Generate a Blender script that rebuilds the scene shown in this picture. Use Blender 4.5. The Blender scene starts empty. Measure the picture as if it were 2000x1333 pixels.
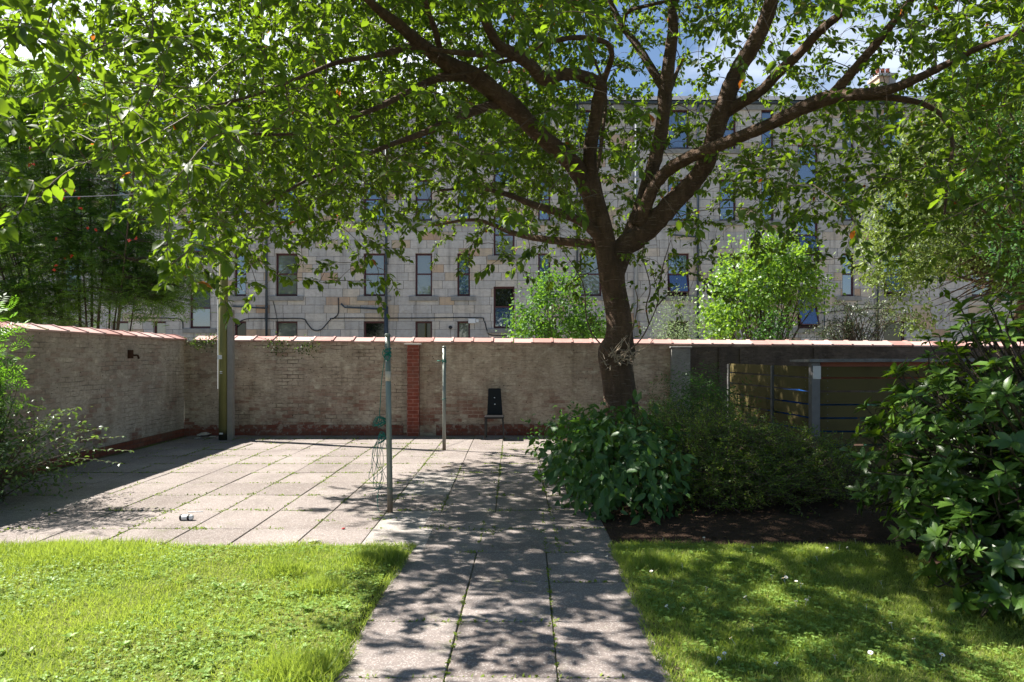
import bpy, math, numpy as np
from mathutils import Vector
rng = np.random.default_rng(11)
S = bpy.context.scene
COL = S.collection
F = 1333.0; H = 1.7; HY = 690.0                      # focal length, eye height, horizon row of the 2000 px frame
def at(x, y, d): return np.array([(x-1000)/F*d, d, H+(HY-y)/F*d])
def R(a): return math.radians(a)
SUN = np.array([-.846, .297, 1.0]); SUN /= np.linalg.norm(SUN)
# ------------------------------------------------------------------ materials
class NT:
    def __init__(s, name):
        s.m = bpy.data.materials.new(name); s.m.use_nodes = True
        s.t = s.m.node_tree; s.t.nodes.clear()
        s.out = s.t.nodes.new('ShaderNodeOutputMaterial')
    def n(s, typ, ins=None, **props):
        nd = s.t.nodes.new('ShaderNode'+typ)
        for k, v in props.items(): setattr(nd, k, v)
        for k, v in (ins or {}).items():
            sk = nd.inputs[k]
            if isinstance(v, bpy.types.NodeSocket): s.t.links.new(v, sk)
            else:
                if isinstance(v, tuple) and len(v) == 3 and sk.type == 'RGBA': v = v+(1,)
                sk.default_value = v
        return nd
    def math(s, op, a, b=0.0, clamp=False):
        nd = s.n('Math', {0: a, 1: b}, operation=op, use_clamp=clamp); return nd.outputs[0]
    def mix(s, f, a, b, mode='MIX'):
        nd = s.n('MixRGB', {0: f, 1: a, 2: b}, blend_type=mode); return nd.outputs[0]
    def noise(s, vec, scale, detail=4, rough=.55, dist=0):
        return s.n('TexNoise', {'Vector': vec, 'Scale': scale, 'Detail': detail, 'Roughness': rough, 'Distortion': dist}).outputs[0]
    def ramp(s, f, stops, interp='LINEAR'):
        nd = s.n('ValToRGB', {0: f}); r = nd.color_ramp; r.interpolation = interp
        while len(r.elements) < len(stops): r.elements.new(.5)
        for e, (p, c) in zip(r.elements, stops):
            e.position = p; e.color = (c, c, c, 1) if not isinstance(c, tuple) else tuple(c)+(1,)
        return nd.outputs[0]
    def coord(s): return s.n('TexCoord').outputs['Object']
    def pos(s): return s.n('NewGeometry').outputs['Position']
    def attr(s, name='rnd'): return s.n('Attribute', attribute_name=name).outputs['Fac']
    def bump(s, h, strength=.5, dist=.02, normal=None):
        i = {'Height': h, 'Strength': strength, 'Distance': dist}
        if normal is not None: i['Normal'] = normal
        return s.n('Bump', i).outputs[0]
    def map(s, vec, scale=(1,1,1), rot=(0,0,0), loc=(0,0,0)):
        return s.n('Mapping', {'Vector': vec, 'Scale': scale, 'Rotation': rot, 'Location': loc}).outputs[0]
    def sep(s, v): o = s.n('SeparateXYZ', {0: v}).outputs; return o[0], o[1], o[2]
    def comb(s, x, y, z): return s.n('CombineXYZ', {0: x, 1: y, 2: z}).outputs[0]
    def princ(s, col, rough=.8, spec=.3, normal=None, metal=0.0, **kw):
        i = {'Base Color': col, 'Roughness': rough, 'Specular IOR Level': spec, 'Metallic': metal}
        i.update(kw)
        if normal is not None: i['Normal'] = normal
        return s.n('BsdfPrincipled', i).outputs[0]
    def done(s, sh): s.t.links.new(sh, s.out.inputs[0]); return s.m

def plain(name, col, rough=.7, spec=.3, metal=0.0, var=.25, scale=8, bump=.0):
    t = NT(name); p = t.pos(); f = t.noise(p, scale, 5)
    c = t.mix(f, tuple(x*(1-var) for x in col), tuple(min(1, x*(1+var)) for x in col))
    nm = t.bump(t.noise(p, scale*6, 3), bump, .01) if bump else None
    return t.done(t.princ(c, rough, spec, nm, metal))

def leafmat(name, c1, c2, tc, trans=.45, rough=.45, spec=.35, c3=None):
    t = NT(name); r = t.attr()
    c = t.ramp(r, [(0, c1), (.99 if 'cherry' in name else .82, c2), (1, c3 or c2)])
    bf = t.n('NewGeometry').outputs['Backfacing']
    cb = t.mix(.35, c, (.13, .17, .08))
    c2n = t.mix(t.math('MULTIPLY', bf, .6), c, cb)
    tcol = t.mix(r, tuple(x*.8 for x in tc), tuple(min(1, x*1.2) for x in tc))
    if c3 and 'cherry' in name: tcol = t.mix(t.math('GREATER_THAN', r, .9965), tcol, (.55, .16, .02))
    a = t.princ(c2n, rough, spec)
    b = t.n('BsdfTranslucent', {'Color': tcol}).outputs[0]
    return t.done(t.n('MixShader', {0: trans, 1: a, 2: b}).outputs[0])

def wallmat(name, axis, paint, dark, red, seam=1.0, peel=.5, redness=.5):
    t = NT(name); p = t.pos(); x, y, z = t.sep(p)
    u = x if axis == 'x' else y
    v = t.comb(u, z, 0.0)
    wob = t.n('TexNoise', {'Vector': v, 'Scale': 3.0, 'Detail': 3}).outputs['Color']
    v2 = t.n('VectorMath', {0: v, 1: t.n('VectorMath', {0: wob, 1: (.035, .035, 0)}, operation='MULTIPLY').outputs[0]}, operation='ADD').outputs[0]
    br = t.n('TexBrick', {'Vector': v2, 'Color1': (0, 0, 0, 1), 'Color2': (1, 1, 1, 1), 'Mortar': (.5, .5, .5, 1), 'Scale': 1.0,
              'Mortar Size': .008, 'Mortar Smooth': .5, 'Bias': 0.0, 'Brick Width': .225, 'Row Height': .075})
    rndb, mort = br.outputs['Color'], br.outputs['Fac']
    big = t.noise(v, .55, 6, .6); mid = t.noise(v, 2.6, 7, .68); fine = t.noise(v, 24, 6, .7)
    streak = t.noise(t.map(v, (3.2, .35, 1)), 1.3, 5, .6)
    c = t.mix(t.ramp(big, [(.35, 0), (.68, 1)]), paint, tuple(a*.62 for a in paint))
    c = t.mix(t.ramp(mid, [(.45, 0), (.72, .62)]), c, dark)
    c = t.mix(t.ramp(streak, [(.5, 0), (.75, .65)]), c, dark)
    c = t.mix(t.math('MULTIPLY', t.ramp(fine, [(.5, 0), (.75, .6)]), .8), c, tuple(a*.6 for a in dark))
    scr = t.noise(t.map(v, (1, 3.4, 1)), 9, 7, .72)
    c = t.mix(t.ramp(scr, [(.50, 0), (.66, .68)]), c, tuple(a*.8 for a in dark))
    c = t.mix(t.ramp(t.noise(t.map(v, (1, 1.7, 1)), 4.3, 7, .7), [(.54, 0), (.68, .6)]), c, tuple(min(.7, a*1.3) for a in paint))
    # joints read dark only where the coat has worn thin
    wear = t.ramp(t.noise(t.map(v, (.8, 1.6, 1)), 2.3, 7, .68), [(.47, 0), (.63, 1)])
    if axis == 'x': wear = t.math('MULTIPLY', wear, t.ramp(t.math('MULTIPLY', t.math('ADD', x, 8), .1), [(.58, 1), (.66, .45)]))
    c = t.mix(t.math('MULTIPLY', t.math('MULTIPLY', mort, wear), .8*seam, True), c, tuple(a*.35 for a in dark))
    rm = t.math('MULTIPLY', t.ramp(rndb, [(.52, 0), (.60, 1)]), t.ramp(t.noise(v, 1.1, 5, .6), [(.52-.12*redness, 0), (.64-.12*redness, 1)]))
    low = t.ramp(z, [(.25, 1), (1.0, .35)])
    rm = t.math('MULTIPLY', t.math('MULTIPLY', rm, low), t.math('SUBTRACT', 1.0, mort))
    c = t.mix(t.math('MULTIPLY', rm, peel, True), c, red)
    spots = t.n('TexVoronoi', {'Vector': v, 'Scale': 9.0}, feature='F1').outputs['Distance']
    sp = t.math('MULTIPLY', t.math('LESS_THAN', spots, .085), t.math('GREATER_THAN', t.noise(v, 1.3, 2), .5))
    c = t.mix(sp, c, (.03, .022, .018))
    top = t.ramp(t.math('ADD', z, t.math('MULTIPLY', streak, .5)), [(1.0, 0), (1.0, 0)])
    h = t.math('SUBTRACT', t.math('MULTIPLY', mid, .9), t.math('MULTIPLY', t.math('MULTIPLY', mort, t.math('ADD', wear, .12)), .6))
    nm = t.bump(t.math('ADD', h, t.math('MULTIPLY', fine, .35)), .75, .018)
    return t.done(t.princ(c, .92, .12, nm))

def brickmat(name, axis, c1, c2, mortar, bw=.225, rh=.075, paint=None):
    t = NT(name); p = t.pos(); x, y, z = t.sep(p)
    v = t.comb(x if axis == 'x' else y, z, 0.0)
    br = t.n('TexBrick', {'Vector': v, 'Color1': c1, 'Color2': c2, 'Mortar': mortar, 'Scale': 1.0, 'Mortar Size': .006,
             'Mortar Smooth': .3, 'Bias': 0.0, 'Brick Width': bw, 'Row Height': rh})
    n = t.noise(v, 9, 6, .65)
    c = t.mix(t.ramp(n, [(.4, 0), (.75, .6)]), br.outputs['Color'], tuple(a*.4 for a in c1))
    big = t.noise(v, 1.4, 5, .6)
    c = t.mix(t.ramp(big, [(.5, 0), (.7, .5)]), c, (.16, .13, .1))
    if paint:
        c = t.mix(t.ramp(t.math('ADD', t.noise(v, 7, 6, .7), t.math('MULTIPLY', z, .55)), [(.60, 0), (.66, .9)]), c, paint)
    nm = t.bump(t.math('SUBTRACT', n, br.outputs['Fac']), .6, .01)
    return t.done(t.princ(c, .9, .15, nm))

def stonemat(name):
    t = NT(name); p = t.pos(); x, y, z = t.sep(p)
    RH = .345
    zz = t.math('DIVIDE', t.math('ADD', z, .06), RH)
    row = t.math('FLOOR', zz); fz = t.math('FRACT', zz)
    rowr = t.n('TexWhiteNoise', {'W': row}, noise_dimensions='1D').outputs['Value']
    w = t.math('ADD', t.math('DIVIDE', x, .78), t.math('MULTIPLY', rowr, 531.7))
    vc = t.n('TexVoronoi', {'W': w, 'Scale': 1.0, 'Randomness': .72}, voronoi_dimensions='1D', feature='F1')
    ve = t.n('TexVoronoi', {'W': w, 'Scale': 1.0, 'Randomness': .72}, voronoi_dimensions='1D', feature='DISTANCE_TO_EDGE').outputs['Distance']
    rnd, rnd2, rnd3 = t.n('SeparateColor', {0: vc.outputs['Color']}).outputs[:3]
    jx = t.math('LESS_THAN', ve, .012)
    jz = t.math('LESS_THAN', fz, .035)
    j = t.math('MAXIMUM', jx, jz)
    v = t.comb(x, z, 0.0)
    n1 = t.noise(v, 1.1, 6, .62); n2 = t.noise(v, 7, 6, .66); n3 = t.noise(v, 30, 5, .7)
    # veins differ from block to block
    vein = t.noise(t.comb(t.math('ADD', x, t.math('MULTIPLY', rnd, 40)), t.math('MULTIPLY', z, t.math('ADD', 1.5, t.math('MULTIPLY', rnd2, 4))), rnd3), 3.5, 5, .6, 1.4)
    c = t.ramp(rnd, [(0, (.44, .42, .405)), (.5, (.54, .51, .485)), (.78, (.59, .53, .465)), (.92, (.54, .42, .30)), (1, (.50, .32, .21))])
    c = t.mix(t.ramp(vein, [(.45, 0), (.7, .45)]), c, (.36, .29, .22))
    c = t.mix(t.ramp(n2, [(.48, 0), (.8, .45)]), c, (.24, .22, .205))
    c = t.mix(t.ramp(n1, [(.45, 0), (.8, .5)]), c, (.30, .275, .26))
    soot = t.noise(t.map(v, (2.6, .22, 1)), 1.0, 6, .65)
    c = t.mix(t.ramp(soot, [(.50, 0), (.72, .6)]), c, (.15, .14, .135))
    c = t.mix(t.math('MULTIPLY', j, .85), c, (.085, .08, .078))
    h = t.math('ADD', t.math('MULTIPLY', t.math('SUBTRACT', 1.0, j), .7), t.math('ADD', t.math('MULTIPLY', n2, .5), t.math('MULTIPLY', n3, .2)))
    return t.done(t.princ(c, .92, .1, t.bump(h, .6, .03)))

def slabmat(name):
    t = NT(name); p = t.pos(); r = t.attr()
    n1 = t.noise(p, 1.3, 6, .62); n2 = t.noise(p, 14, 6, .7)
    sp = t.n('TexVoronoi', {'Vector': p, 'Scale': 130.0}).outputs['Color']
    spk = t.n('SeparateColor', {0: sp}).outputs[0]
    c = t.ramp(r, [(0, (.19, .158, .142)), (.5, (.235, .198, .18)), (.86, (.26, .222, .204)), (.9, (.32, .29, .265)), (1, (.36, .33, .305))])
    c = t.mix(t.ramp(n1, [(.42, 0), (.72, .75)]), c, (.125, .10, .088))
    c = t.mix(t.ramp(n2, [(.5, 0), (.8, .55)]), c, (.15, .135, .125))
    c = t.mix(t.math('MULTIPLY', t.math('GREATER_THAN', spk, .72), .32), c, (.09, .08, .078))
    c = t.mix(t.math('MULTIPLY', t.math('LESS_THAN', spk, .16), .35), c, (.50, .47, .45))
    sx, sy, sz = t.sep(p)
    moss = t.ramp(t.noise(p, 3.1, 6, .7), [(.58, 0), (.72, .55)])
    c = t.mix(moss, c, (.11, .12, .05))
    nm = t.bump(t.math('ADD', t.math('MULTIPLY', spk, .4), n2), .45, .006)
    return t.done(t.princ(c, .88, .25, nm))

def soilmat(name, c1, c2, moss=None, scale=6):
    t = NT(name); p = t.pos()
    n = t.noise(p, scale, 8, .7); b = t.noise(p, .9, 4)
    c = t.mix(n, c1, c2)
    if moss: c = t.mix(t.ramp(t.noise(p, 1.9, 6, .65), [(.44, 0), (.58, .9)]), c, moss)
    k = t.n('TexVoronoi', {'Vector': p, 'Scale': 45.0}).outputs['Distance']
    return t.done(t.princ(c, .95, .1, t.bump(t.math('ADD', n, t.math('MULTIPLY', k, .5)), .9, .03)))

def barkmat(name, c1, c2, c3):
    t = NT(name); p = t.pos()
    n1 = t.noise(t.map(p, (5, 5, 1.6)), 2.2, 7, .66)
    n2 = t.noise(t.map(p, (2.2, 2.2, 16)), 2.6, 5, .6)
    n3 = t.noise(p, 1.6, 4)
    n4 = t.noise(p, 45, 4, .7)
    c = t.mix(t.ramp(n1, [(.35, 0), (.65, 1)]), c1, c2)
    c = t.mix(t.ramp(n2, [(.58, 0), (.68, .7)]), c, c3)
    c = t.mix(t.ramp(n3, [(.52, 0), (.72, .6)]), c, tuple(a*.45 for a in c1))
    c = t.mix(t.ramp(n4, [(.6, 0), (.7, .5)]), c, tuple(a*.4 for a in c1))
    h = t.math('ADD', n1, t.math('ADD', t.math('MULTIPLY', n2, .8), t.math('MULTIPLY', n4, .5)))
    return t.done(t.princ(c, .8, .3, t.bump(h, 1.0, .06)))

def woodmat(name, c1, c2, dark):
    t = NT(name); p = t.pos(); r = t.attr()
    g = t.noise(t.map(p, (1.2, 1.2, 22)), 2.0, 6, .6)
    k = t.noise(p, 2.4, 5, .6)
    c = t.mix(t.math('ADD', t.math('MULTIPLY', r, .6), t.math('MULTIPLY', g, .4)), c1, c2)
    c = t.mix(t.ramp(k, [(.5, 0), (.75, .7)]), c, dark)
    return t.done(t.princ(c, .85, .15))

def glassmat(name, base, spec=1.0, coat=1.0):
    t = NT(name); p = t.pos()
    n = t.noise(p, .9, 2)
    return t.done(t.princ(t.mix(n, base, tuple(a*.6 for a in base)), .02, spec, t.bump(n, .04, .02), **{'Coat Weight': coat, 'Coat Roughness': .02, 'Coat IOR': 2.3}))

M = {}
M['slab'] = slabmat('concrete_slab')
M['joint'] = soilmat('joint_soil', (.06, .05, .035), (.13, .11, .07), (.10, .13, .03), 14)
M['bounce_paving'] = soilmat('bounce_court_paving', (.30, .28, .265), (.46, .43, .41), (.26, .25, .18), 5)  # kept pale to reflect light up at the facade
M['soil'] = soilmat('bed_soil', (.028, .018, .012), (.085, .052, .036))
M['earth'] = soilmat('far_earth', (.16, .135, .11), (.28, .24, .20), (.12, .12, .07))
M['turf'] = soilmat('lawn_soil', (.10, .12, .03), (.20, .22, .06), (.11, .17, .03), 22)
M['wallback'] = wallmat('worn_painted_brick', 'x', (.60, .475, .365), (.17, .120, .084), (.20, .062, .042), 1.0, .8, .55)
M['wallleft'] = wallmat('pale_painted_brick', 'y', (.54, .46, .395), (.23, .185, .15), (.22, .085, .062), .9, .8, .45)
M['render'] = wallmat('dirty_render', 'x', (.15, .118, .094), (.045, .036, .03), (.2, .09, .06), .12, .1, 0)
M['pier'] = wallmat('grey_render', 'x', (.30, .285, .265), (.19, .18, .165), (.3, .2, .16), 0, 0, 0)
M['plinthx'] = brickmat('red_brick_plinth', 'x', (.21, .062, .042), (.27, .10, .07), (.17, .12, .10), paint=(.32, .25, .20))
M['plinthy'] = brickmat('red_brick_plinth_side', 'y', (.21, .062, .042), (.27, .10, .07), (.13, .09, .075))
M['redbrick'] = brickmat('smooth_red_brick', 'x', (.23, .06, .04), (.30, .085, .055), (.42, .22, .18))
M['capstone'] = plain('cap_stone', (.5, .45, .4), .9, .1, 0, .3, 10, .3)
def copingmat():
    t = NT('terracotta_coping'); p = t.pos(); r = t.attr()
    n = t.noise(p, 6, 6, .65); n2 = t.noise(p, 30, 4)
    c = t.ramp(r, [(0, (.33, .165, .14)), (.6, (.43, .26, .23)), (1, (.50, .35, .32))])
    c = t.mix(t.ramp(n, [(.5, 0), (.75, .5)]), c, (.50, .36, .32))
    c = t.mix(t.ramp(n2, [(.6, 0), (.8, .5)]), c, (.13, .09, .08))
    return t.done(t.princ(c, .7, .3, t.bump(n, .25, .01)))
M['coping'] = copingmat()
M['stone'] = stonemat('sandstone_blocks')
M['sill'] = plain('sill_stone', (.25, .24, .225), .9, .1, 0, .45, 6, .3)
M['reveal'] = plain('reveal_stone', (.48, .43, .385), .9, .1, 0, .25, 6, .2)
M['frame'] = plain('maroon_frame', (.07, .018, .022), .45, .4, 0, .2, 5)
M['glass_sky_tint'] = glassmat('sky_tinted_glass', (.03, .075, .19))  # blue base colour paints in the sky's reflection
M['glass_curtain'] = glassmat('curtained_glass', (.14, .15, .15), .9, .6)
M['glass_dark'] = glassmat('dark_window_glass', (.012, .014, .012), .5, .1)
M['slate'] = plain('roof_slate', (.07, .075, .085), .7, .3, 0, .3, 9, .3)
M['pipe'] = plain('cast_pipe', (.045, .06, .075), .5, .4, .2, .3, 6)
M['greypipe'] = plain('grey_pipe', (.30, .31, .32), .5, .4, .2, .2, 6)
M['cable'] = plain('black_cable', (.03, .03, .032), .6, .3)
M['wire'] = plain('grey_wire', (.20, .20, .21), .5, .4)
M['white'] = plain('white_plastic', (.7, .7, .7), .5, .4, 0, .08, 4)
def polemat():
    t = NT('mossy_pole'); p = t.pos(); x, y, z = t.sep(p)
    g = t.noise(t.map(p, (14, 14, .8)), 2, 6, .65); k = t.noise(p, 2, 4)
    c = t.mix(g, (.13, .125, .045), (.23, .22, .085)); c = t.mix(t.ramp(k, [(.45, 0), (.7, .6)]), c, (.12, .12, .04))
    c = t.mix(t.ramp(z, [(.10, 1), (.22, 0)]), c, (.04, .04, .03))
    return t.done(t.princ(c, .85, .2, t.bump(g, .5, .01)))
M['pole'] = polemat()
M['channel'] = plain('weathered_timber_strip', (.26, .235, .21), .8, .2, 0, .25, 8, .2)
def galv():
    t = NT('galvanised_post'); p = t.pos(); x, y, z = t.sep(p)
    n = t.noise(t.map(p, (6, 6, 1.5)), 3, 5, .6); k = t.noise(p, 30, 4)
    c = t.mix(n, (.15, .175, .155), (.26, .285, .26))
    c = t.mix(t.ramp(k, [(.55, 0), (.75, .6)]), c, (.17, .15, .12))
    c = t.mix(t.ramp(z, [(.03, .8), (.3, 0)]), c, (.22, .16, .11))
    return t.done(t.princ(c, .42, .5, t.bump(k, .15, .004), .2))
M['galv'] = galv()
M['rope'] = plain('green_cord', (.012, .16, .125), .6, .3, 0, .3, 30)
M['tape'] = plain('pale_tape', (.6, .5, .42), .6, .3, 0, .15, 20)
M['black'] = plain('black_vinyl', (.008, .008, .009), .5, .25, 0, .3, 12, .05)
M['blackmetal'] = plain('black_metal', (.015, .015, .016), .35, .5, .3, .2, 10)
M['fence'] = woodmat('green_stained_board', (.10, .080, .032), (.15, .118, .046), (.055, .045, .02))
M['steel'] = plain('galvanised_steel', (.17, .165, .165), .5, .4, .4, .3, 9)
M['roofboard'] = plain('weathered_felt', (.20, .19, .185), .9, .15, 0, .8, 9, .5)
M['lit_red_strips'] = plain('lit_red_strip', (.38, .14, .10), .7, .3, 0, .3, 6)
M['paper'] = plain('laminated_paper', (.62, .60, .60), .35, .5, 0, .12, 14)
M['bluebin'] = plain('blue_bin_plastic', (.01, .14, .55), .4, .5, 0, .15, 5)
M['greenbin'] = plain('green_bin_plastic', (.06, .20, .12), .4, .5, 0, .15, 5)
M['rubber'] = plain('black_rubber', (.02, .02, .02), .8, .2)
M['stonebit'] = plain('stone_lump', (.38, .35, .32), .9, .1, 0, .3, 12, .5)
M['stick'] = plain('dry_wood', (.28, .20, .13), .8, .2, 0, .3, 20)
M['redleaf'] = plain('red_scrap', (.35, .02, .02), .6, .3)
M['bark'] = barkmat('cherry_bark', (.085, .052, .032), (.165, .10, .062), (.28, .20, .145))
M['bark2'] = barkmat('shrub_bark', (.06, .045, .03), (.11, .085, .055), (.15, .12, .09))
M['twig'] = plain('twig_bark', (.10, .07, .05), .7, .3, 0, .3, 20)
M['deadtwig'] = plain('pale_dead_twig', (.34, .27, .20), .8, .2, 0, .3, 20)
M['cherry'] = leafmat('cherry_leaf', (.022, .045, .010), (.055, .090, .016), (.24, .38, .015), .44, .5, .25, (.30, .07, .015))
M['rowan'] = leafmat('rowan_leaf', (.018, .05, .016), (.045, .10, .025), (.22, .40, .02), .5, .45)
M['rhodo'] = leafmat('rhododendron_leaf', (.030, .072, .010), (.10, .185, .028), (.18, .32, .012), .2, .34, .42)
M['lilac'] = leafmat('lilac_leaf', (.045, .12, .02), (.12, .22, .035), (.30, .50, .03), .42, .4, .45)
M['midbush'] = leafmat('bush_leaf', (.03, .10, .025), (.07, .165, .03), (.20, .40, .025), .34, .5, .25)
M['willow'] = leafmat('pale_leaf', (.13, .20, .10), (.24, .32, .16), (.25, .36, .12), .3, .5)
M['goldtree'] = leafmat('yellow_leaf', (.06, .105, .022), (.15, .205, .05), (.26, .35, .04), .36, .45)
M['coton'] = leafmat('cotoneaster_leaf', (.03, .05, .025), (.08, .10, .05), (.10, .16, .03), .2, .4, .5)
M['broad'] = leafmat('broad_shrub_leaf', (.028, .080, .022), (.07, .15, .04), (.14, .30, .025), .3, .45, .4)
M['lonicera'] = leafmat('tiny_leaf', (.058, .098, .018), (.155, .205, .04), (.28, .43, .024), .38, .4, .45)
M['elder'] = leafmat('elder_leaf', (.02, .065, .018), (.05, .12, .025), (.10, .26, .02), .33, .45)
M['sapling'] = leafmat('sapling_leaf', (.035, .10, .018), (.08, .19, .03), (.22, .48, .025), .42, .42)
M['leftshrub'] = leafmat('left_shrub_leaf', (.05, .095, .04), (.12, .18, .06), (.20, .32, .04), .32, .36, .55)
M['ivy'] = leafmat('wall_plant_leaf', (.03, .05, .012), (.07, .11, .02), (.12, .2, .02), .3, .5)
M['grass'] = leafmat('grass_blade', (.10, .20, .022), (.30, .36, .08), (.42, .54, .06), .42, .5, .25, (.50, .44, .20))
M['clover'] = leafmat('clover_leaf', (.12, .22, .035), (.24, .36, .08), (.22, .38, .05), .30, .5, .3)
M['weed'] = leafmat('joint_weed', (.09, .14, .015), (.20, .26, .04), (.25, .36, .03), .35, .6, .2)
M['berry'] = plain('orange_berries', (.55, .05, .015), .4, .5)
M['petal'] = plain('white_petal', (.75, .74, .72), .6, .2, 0, .05)
M['rust'] = plain('rusty_iron', (.06, .03, .02), .9, .1, 0, .4, 20, .4)
# ------------------------------------------------------------------ mesh helpers
def wloc(o):
    v = Vector((0, 0, 0))
    while o is not None: v = v+o.location; o = o.parent
    return np.array(v)
def tag(o, label=None, cat=None, group=None, kind=None):
    for k, v in (('label', label), ('category', cat), ('group', group), ('kind', kind)):
        if v: o[k] = v
    return o
def empty(name, loc, label, cat, group=None):
    o = bpy.data.objects.new(name, None); COL.objects.link(o); o.location = tuple(float(a) for a in loc)
    o.empty_display_size = .2
    return tag(o, label, cat, group)
def link(name, me, mat, parent=None, smooth=False):
    o = bpy.data.objects.new(name, me); COL.objects.link(o)
    for m in (mat if isinstance(mat, (list, tuple)) else [mat]): me.materials.append(m)
    if parent is not None: o.parent = parent
    me.polygons.foreach_set('use_smooth', np.full(len(me.polygons), bool(smooth)))
    return o
def raw_mesh(name, V, loops, tot):
    me = bpy.data.meshes.new(name)
    V = np.ascontiguousarray(V, np.float32); loops = np.ascontiguousarray(loops, np.int32); tot = np.asarray(tot, np.int32)
    me.vertices.add(len(V)); me.vertices.foreach_set('co', V.ravel())
    me.loops.add(len(loops)); me.loops.foreach_set('vertex_index', loops)
    me.polygons.add(len(tot)); st = np.concatenate([[0], np.cumsum(tot)[:-1]]).astype(np.int32)
    me.polygons.foreach_set('loop_start', st); me.polygons.foreach_set('loop_total', tot)
    me.update(calc_edges=True); return me
def setattr_f(me, name, arr):
    a = me.attributes.new(name, 'FLOAT', 'POINT'); a.data.foreach_set('value', np.ascontiguousarray(arr, np.float32))
class MB:
    def __init__(s): s.v = []; s.f = []; s.m = []; s.r = []; s.rv = .5; s.mi = 0
    def add(s, vs, fs):
        b = len(s.v)
        for p in vs: s.v.append(tuple(float(a) for a in p)); s.r.append(s.rv)
        for f in fs: s.f.append(tuple(i+b for i in f)); s.m.append(s.mi)
    def box(s, x0, x1, y0, y1, z0, z1, bev=0.0):
        if bev <= 0:
            s.add([(x0,y0,z0),(x1,y0,z0),(x1,y1,z0),(x0,y1,z0),(x0,y0,z1),(x1,y0,z1),(x1,y1,z1),(x0,y1,z1)],
                  [(0,3,2,1),(4,5,6,7),(0,1,5,4),(1,2,6,5),(2,3,7,6),(3,0,4,7)])
        else:
            b = bev
            def ring(z, i): return [(x0+i,y0+i,z),(x1-i,y0+i,z),(x1-i,y1-i,z),(x0+i,y1-i,z)]
            vs = ring(z0, b)+ring(z0+b, 0)+ring(z1-b, 0)+ring(z1, b)
            fs = [(3,2,1,0),(12,13,14,15)]
            for k in range(3):
                for i in range(4):
                    j = (i+1) % 4; fs.append((k*4+i, k*4+j, k*4+4+j, k*4+4+i))
            s.add(vs, fs)
    def obox(s, c, ux, uy, uz, hx, hy, hz):
        c, ux, uy, uz = map(np.asarray, (c, ux, uy, uz)); vs = []
        for k in (-1, 1):
            for (i, j) in ((-1,-1),(1,-1),(1,1),(-1,1)): vs.append(c+ux*hx*i+uy*hy*j+uz*hz*k)
        s.add(vs, [(0,3,2,1),(4,5,6,7),(0,1,5,4),(1,2,6,5),(2,3,7,6),(3,0,4,7)])
    def tube(s, pts, rad, n=8, cap=True, jit=0.0):
        pts = np.asarray(pts, float); m = len(pts)
        rad = np.broadcast_to(np.asarray(rad, float), (m,))
        T = np.gradient(pts, axis=0); T /= np.linalg.norm(T, axis=1)[:, None]+1e-12
        a = np.array([0, 0, 1.0]) if abs(T[0][2]) < .9 else np.array([1.0, 0, 0])
        u = np.cross(T[0], a); u /= np.linalg.norm(u); vs = []
        ang = np.arange(n)*2*math.pi/n
        for i in range(m):
            u = u-T[i]*np.dot(u, T[i]); u /= np.linalg.norm(u)+1e-12; w = np.cross(T[i], u)
            rr = rad[i]*(1+jit*rng.normal(size=n)) if jit else np.full(n, rad[i])
            for k in range(n): vs.append(pts[i]+rr[k]*(math.cos(ang[k])*u+math.sin(ang[k])*w))
        fs = []
        for i in range(m-1):
            for k in range(n):
                j = (k+1) % n; fs.append((i*n+k, i*n+j, i*n+n+j, i*n+n+k))
        if cap: fs.append(tuple(range(n-1, -1, -1))); fs.append(tuple((m-1)*n+k for k in range(n)))
        s.add(vs, fs)
    def lathe(s, c, prof, n=16, axis=2):
        vs = []
        for (r, h) in prof:
            for k in range(n):
                a = 2*math.pi*k/n; p = [r*math.cos(a), r*math.sin(a), h]
                if axis == 0: p = [h, r*math.cos(a), r*math.sin(a)]
                vs.append(np.array(c)+p)
        fs = []
        for i in range(len(prof)-1):
            for k in range(n):
                j = (k+1) % n; fs.append((i*n+k, i*n+j, i*n+n+j, i*n+n+k))
        fs.append(tuple(range(n-1, -1, -1))); fs.append(tuple((len(prof)-1)*n+k for k in range(n)))
        s.add(vs, fs)
    def build(s, name, mat, parent=None, smooth=False):
        V = np.array(s.v, float)
        if parent is not None: V = V-wloc(parent)
        me = raw_mesh(name, V, np.concatenate([np.array(f) for f in s.f]), [len(f) for f in s.f])
        setattr_f(me, 'rnd', s.r)
        o = link(name, me, mat, parent, smooth)
        if isinstance(mat, (list, tuple)): me.polygons.foreach_set('material_index', np.array(s.m, np.int32))
        return o
def solo(mb, name, mat, loc, label, cat, group=None, kind=None, smooth=False):
    loc = np.asarray(loc, float); mb.v = [tuple(np.array(p)-loc) for p in mb.v]
    o = mb.build(name, mat, None, smooth); o.location = tuple(loc); return tag(o, label, cat, group, kind)
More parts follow.
